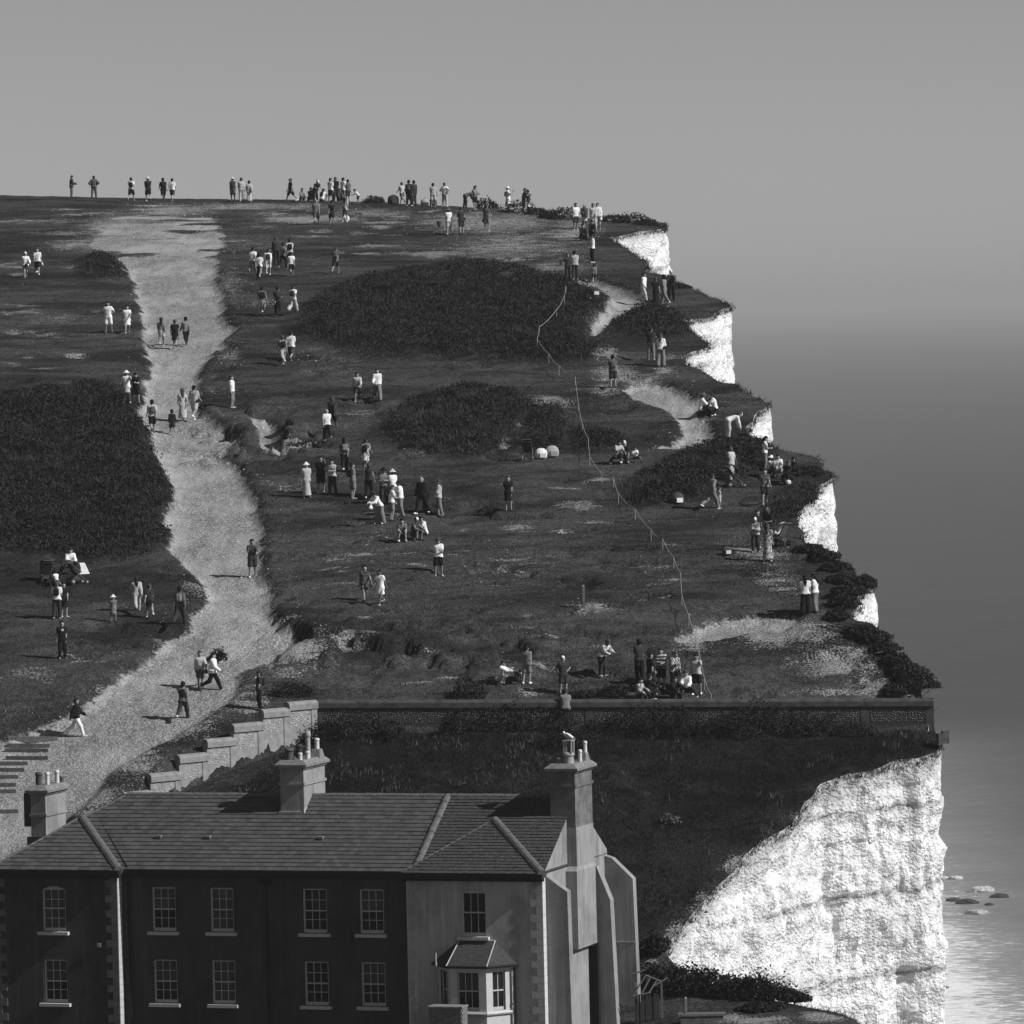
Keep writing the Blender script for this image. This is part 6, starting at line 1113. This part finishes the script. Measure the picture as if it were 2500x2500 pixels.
def shrub(u, v, rx, ry, rz, label, n_=900, D=None, mat=None, size=.05, name='shrub', p=None, stems=5, spiky=.0):
    if p is None: p = at(u, v) if D is None else np.r_[P(u, v, D)[:2], 0]
    p = np.array([p[0], p[1], float(ground(p[0], p[1]))]); sd = int(abs(u * 13 + v * 7)) % 9973; r = np.random.default_rng(sd); o = empty(name, p); tag(o, label, 'shrub', 'shrubs on the cliff top and bank')
    d = r.normal(size=(n_, 3)); d[:, 2] = np.abs(d[:, 2]) * .9; d /= np.linalg.norm(d, axis=1)[:, None]; q = r.uniform(.35, 1, n_) ** .5 * (1 + .45 * fbm(d[:, 0] * 2.2 + sd, d[:, 1] * 2.2, d[:, 2] * 2.2, 97) + spiky * r.uniform(0, 1, n_) ** 6)
    c = d * q[:, None] * np.array([rx, ry, rz]) * 1.08; keep_ = fbm(c[:, 0] / .35 / max(rx, .5), c[:, 1] / .35, c[:, 2] / .3, 98 + sd % 5) > -.28; c = c[keep_]
    V_, F_ = leaves(c, size, sd); link('foliage', mesh_np('foliage', V_, F_, mat or M_SHRUB), o)
    mb = MB()
    for k in range(stems): a = r.uniform(0, 6.28); e = np.array([math.cos(a) * rx * .6, math.sin(a) * ry * .6, rz * r.uniform(.6, 1.05)]); mb.tube((0, 0, -.15), e * .5 + [0, 0, .05], .025, .016, 5, False); mb.tube(e * .5 + [0, 0, .05], e, .016, .006, 5, False)
    link('stems', mb.mesh('stems', plain(.05)), o); return o
# on the skyline and the top
for u, v, rx, rz, lb in ((913, 492, .75, .5, 'dark bush alone on the skyline by the rucksack'), (1190, 507, .9, .75, 'left bush of the skyline clump near the embracing couple'), (1265, 510, 1.4, .8, 'middle bush of the skyline clump behind the embracing couple'), (1310, 513, .9, .5, 'right bush of the skyline clump beyond the couple'), (1372, 533, 1.1, .95, 'round bush on the skyline left of the person in bright white'), (1340, 530, .7, .5, 'low bush on the skyline left of the round one'),
                      (1500, 538, 1.2, .5, 'left clump of scrub on the far cliff top'), (1540, 541, 1.3, .65, 'middle clump of scrub on the far cliff top'), (1580, 547, .9, .45, 'right clump of scrub on the far cliff top'), (1650, 700, .9, .3, 'low clump on the second cliff top behind the photographer')): shrub(u, v + 4, rx, .8, rz, lb, 1100, size=.07)
# along the cliff edge, from the lower white cliff down to the wall
names = ['first', 'second', 'third', 'fourth', 'fifth', 'sixth', 'seventh', 'eighth', 'ninth', 'tenth', 'eleventh', 'twelfth', 'thirteenth', 'fourteenth', 'fifteenth', 'sixteenth', 'seventeenth']
for k, (u, v, rx, rz) in enumerate([(1975, 1345, .7, .45), (2010, 1365, .8, .5), (2040, 1392, .8, .5), (2055, 1420, .7, .45), (2075, 1450, .9, .6), (2105, 1435, .7, .7), (2060, 1480, .8, .6), (2045, 1510, .6, .4), (2100, 1548, .8, .45), (2135, 1562, .8, .45), (2160, 1590, .7, .45), (2185, 1618, .7, .45), (2205, 1640, .8, .5), (2230, 1660, .9, .6), (2240, 1690, 1.0, .55), (2185, 1692, .7, .4), (1965, 1160, 1.0, .5)]):
    shrub(u, v, rx * .88, .8, rz * .74, ('%s hummock of edge scrub counting down towards the wall end' % names[k]) if k < 16 else 'hummock of scrub on the brink beside the figures in black', 2600, mat=M_LEAF, size=.06)
# field and wall side
for u, v, rx, rz, lb, D in ((1145, 1706, .72, .85, 'round leafy bush standing just behind the wall', 249.5), (715, 1712, .9, .5, 'low bush behind the corner of the two walls', 250), (1495, 1706, .6, .3, 'flat weed clump behind the wall left of the sitters', 249.3), (1420, 1703, .6, .18, 'thin weed strip behind the wall', 249.3), (533, 1612, .35, .45, 'small dark bush beside the two walkers on the path', None), (790, 1770, .7, .9, 'tall weeds in the corner of the two walls', 247.4), (850, 1772, .8, .95, 'leafy shrub against the left end of the long wall', 247.3), (950, 1775, .7, .75, 'leafy shrub second from the corner of the walls', 247.2), (1105, 1775, .5, .9, 'narrow shrub climbing the wall below the round bush', 247.3),
                        (1590, 1778, .9, .8, 'shrub against the wall below the sitters', 247.1), (1660, 1780, .9, 1.0, 'shrub against the wall below the rope fence end', 247.0), (1740, 1782, .9, .8, 'shrub left of the tallest shrub on the wall', 246.9), (1850, 1780, .95, 1.35, 'tallest shrub topping the long wall', 247.2), (1800, 1785, .8, .9, 'shrub in front of the tallest one on the wall', 246.6), (1960, 1790, .8, .4, 'low weeds against the wall right of the tallest shrub', 247.0), (2080, 1788, .9, .45, 'low weeds against the wall near its cliff end', 247.0), (1390, 1790, 1.2, .7, 'dark shrub mass below the wall behind the gable chimney', 245.9)):
    shrub(u, v, rx, .45, rz, lb, 1500, D=D, size=.05, spiky=.5)
shrub(1634, 2010, .42, .4, .42, 'pale dry tussock on the dark bank', 700, mat=M_DRY, size=.05, name='tussock')
for u, v, rx, rz, lb, D in ((1590, 2405, .8, .8, 'shrub behind the ruined shed', 229), (1660, 2425, 1.0, 1.3, 'broad shrub left of the chalk foot', 228), (1730, 2440, 1.0, 1.1, 'broad shrub behind the low slab', 227.6), (1790, 2455, .9, .9, 'shrub below the chalk foot right of the slab', 227), (1850, 2465, .8, 1.0, 'spiky shrub against the white chalk foot', 226.6), (1905, 2475, .7, .55, 'low shrub right of the spiky one', 226.2), (1940, 2480, .5, .4, 'small shrub at the right end of the chalk foot row', 226), (1860, 2498, .8, .3, 'low weeds on the yard near the bottom', 224.5), (1600, 2365, .5, .7, 'dark shrub beside the rear buttress', 231)):
    shrub(u, v, rx, .7, rz * .72, lb, 3000, D=D, size=.065, spiky=.9 if 'spiky' in lb else .3)
# chalk stones and flints loose on the turf
r = np.random.default_rng(5)
g1 = np.r_[sample(vis & (bareb > .3) & (gv > 480), 9000, 21), sample(vis & (soft > .3) & (gv > 480) & (gv < 1900), 6000, 22), sample(vis & ~gar & (scr < .5) & (gv > 480) & (gv < 1760) & (fbm(X / 3, Y / 2.5, 0, 99) > .25), 500, 23), sample((blur(bare, 6) > .02) & (bare < .5) & vis, 1800, 24)]
s_ = r.uniform(.012, .032, len(g1)) * np.where(r.uniform(size=len(g1)) < .06, 2.0, 1); o6 = np.array([(1, 0, 0), (-1, 0, 0), (0, 1, 0), (0, -1, 0), (0, 0, .8), (0, 0, -.5)]); f8 = np.array([(0, 2, 4), (2, 1, 4), (1, 3, 4), (3, 0, 4)])
V_ = (g1[:, None] + o6 * s_[:, None, None] * r.uniform(.7, 1.3, (len(g1), 6, 1))).reshape(-1, 3); F_ = (np.arange(len(g1))[:, None, None] * 6 + f8).reshape(-1, 3)
stuff('chalk_stones', mesh_np('chalk_stones', V_, F_, plain(.42, var=.4, scale=3)), 'loose chalk stones and flints strewn over path and turf', 'stones')

e_, _ = resample(EL[(EL[:, 1] < 440) & (EL[:, 1] > 215)], .07); r = np.random.default_rng(8); e_ = e_ + r.normal(0, .10, e_.shape)
g1 = np.c_[e_, ground(e_[:, 0], e_[:, 1]) - r.uniform(.0, .25, len(e_))]; V_, F_ = tufts(g1, 4, .08, .3, .022, .07, 9, 1.6); V_[:, 2] -= 0
stuff('lip_grass', mesh_np('lip_grass', V_, F_, M_LEAF), 'ragged grass fringe hanging over the cliff lip', 'grass')

# weeds growing up the long wall
xs_ = np.random.default_rng(61).uniform(0, WL_, 5200); xs_ = xs_[fbm(xs_ / 2.2, 0 * xs_, 0, 131) + .35 * fbm(xs_ / .6, 0 * xs_ + 4, 0, 132) > -.05]
r = np.random.default_rng(62); y_ = r.uniform(.18, .75, len(xs_)); b_ = np.array([fw(x, y, 0) for x, y in zip(xs_, y_)]); b_[:, 2] = ground(b_[:, 0], b_[:, 1]); hh = r.uniform(0, 1.05, len(xs_)) ** 1.3 * (.6 + .6 * np.clip(fbm(xs_ / 1.7, 0 * xs_, 0, 133) + .3, 0, 1)); b_[:, 2] += hh
V_, F_ = leaves(np.repeat(b_, 3, 0) + r.normal(0, .07, (len(b_) * 3, 3)), .05, 63); stuff('wall_weeds', mesh_np('wall_weeds', V_, F_, M_SHRUB), 'tangled weeds growing along the foot of the long flint wall', 'weeds')
HAZE = 1.2e-4
# ------------------------------------------------------------------ sea haze
hm = bpy.data.materials.new('haze_air'); hm.use_nodes = True; n = hm.node_tree; n.nodes.clear()
pv = n.nodes.new('ShaderNodeVolumePrincipled'); ou = n.nodes.new('ShaderNodeOutputMaterial')
pv.inputs['Color'].default_value = g3(.60); pv.inputs['Density'].default_value = HAZE; pv.inputs['Anisotropy'].default_value = .0
n.links.new(pv.outputs[0], ou.inputs['Volume'])
hz = MB().box(-31000, 31000, -400, 51000, SEA - 3.0, 66).build('haze', hm)
tag(hz, 'pale sea haze lying over the whole bay', 'haze', kind='stuff')
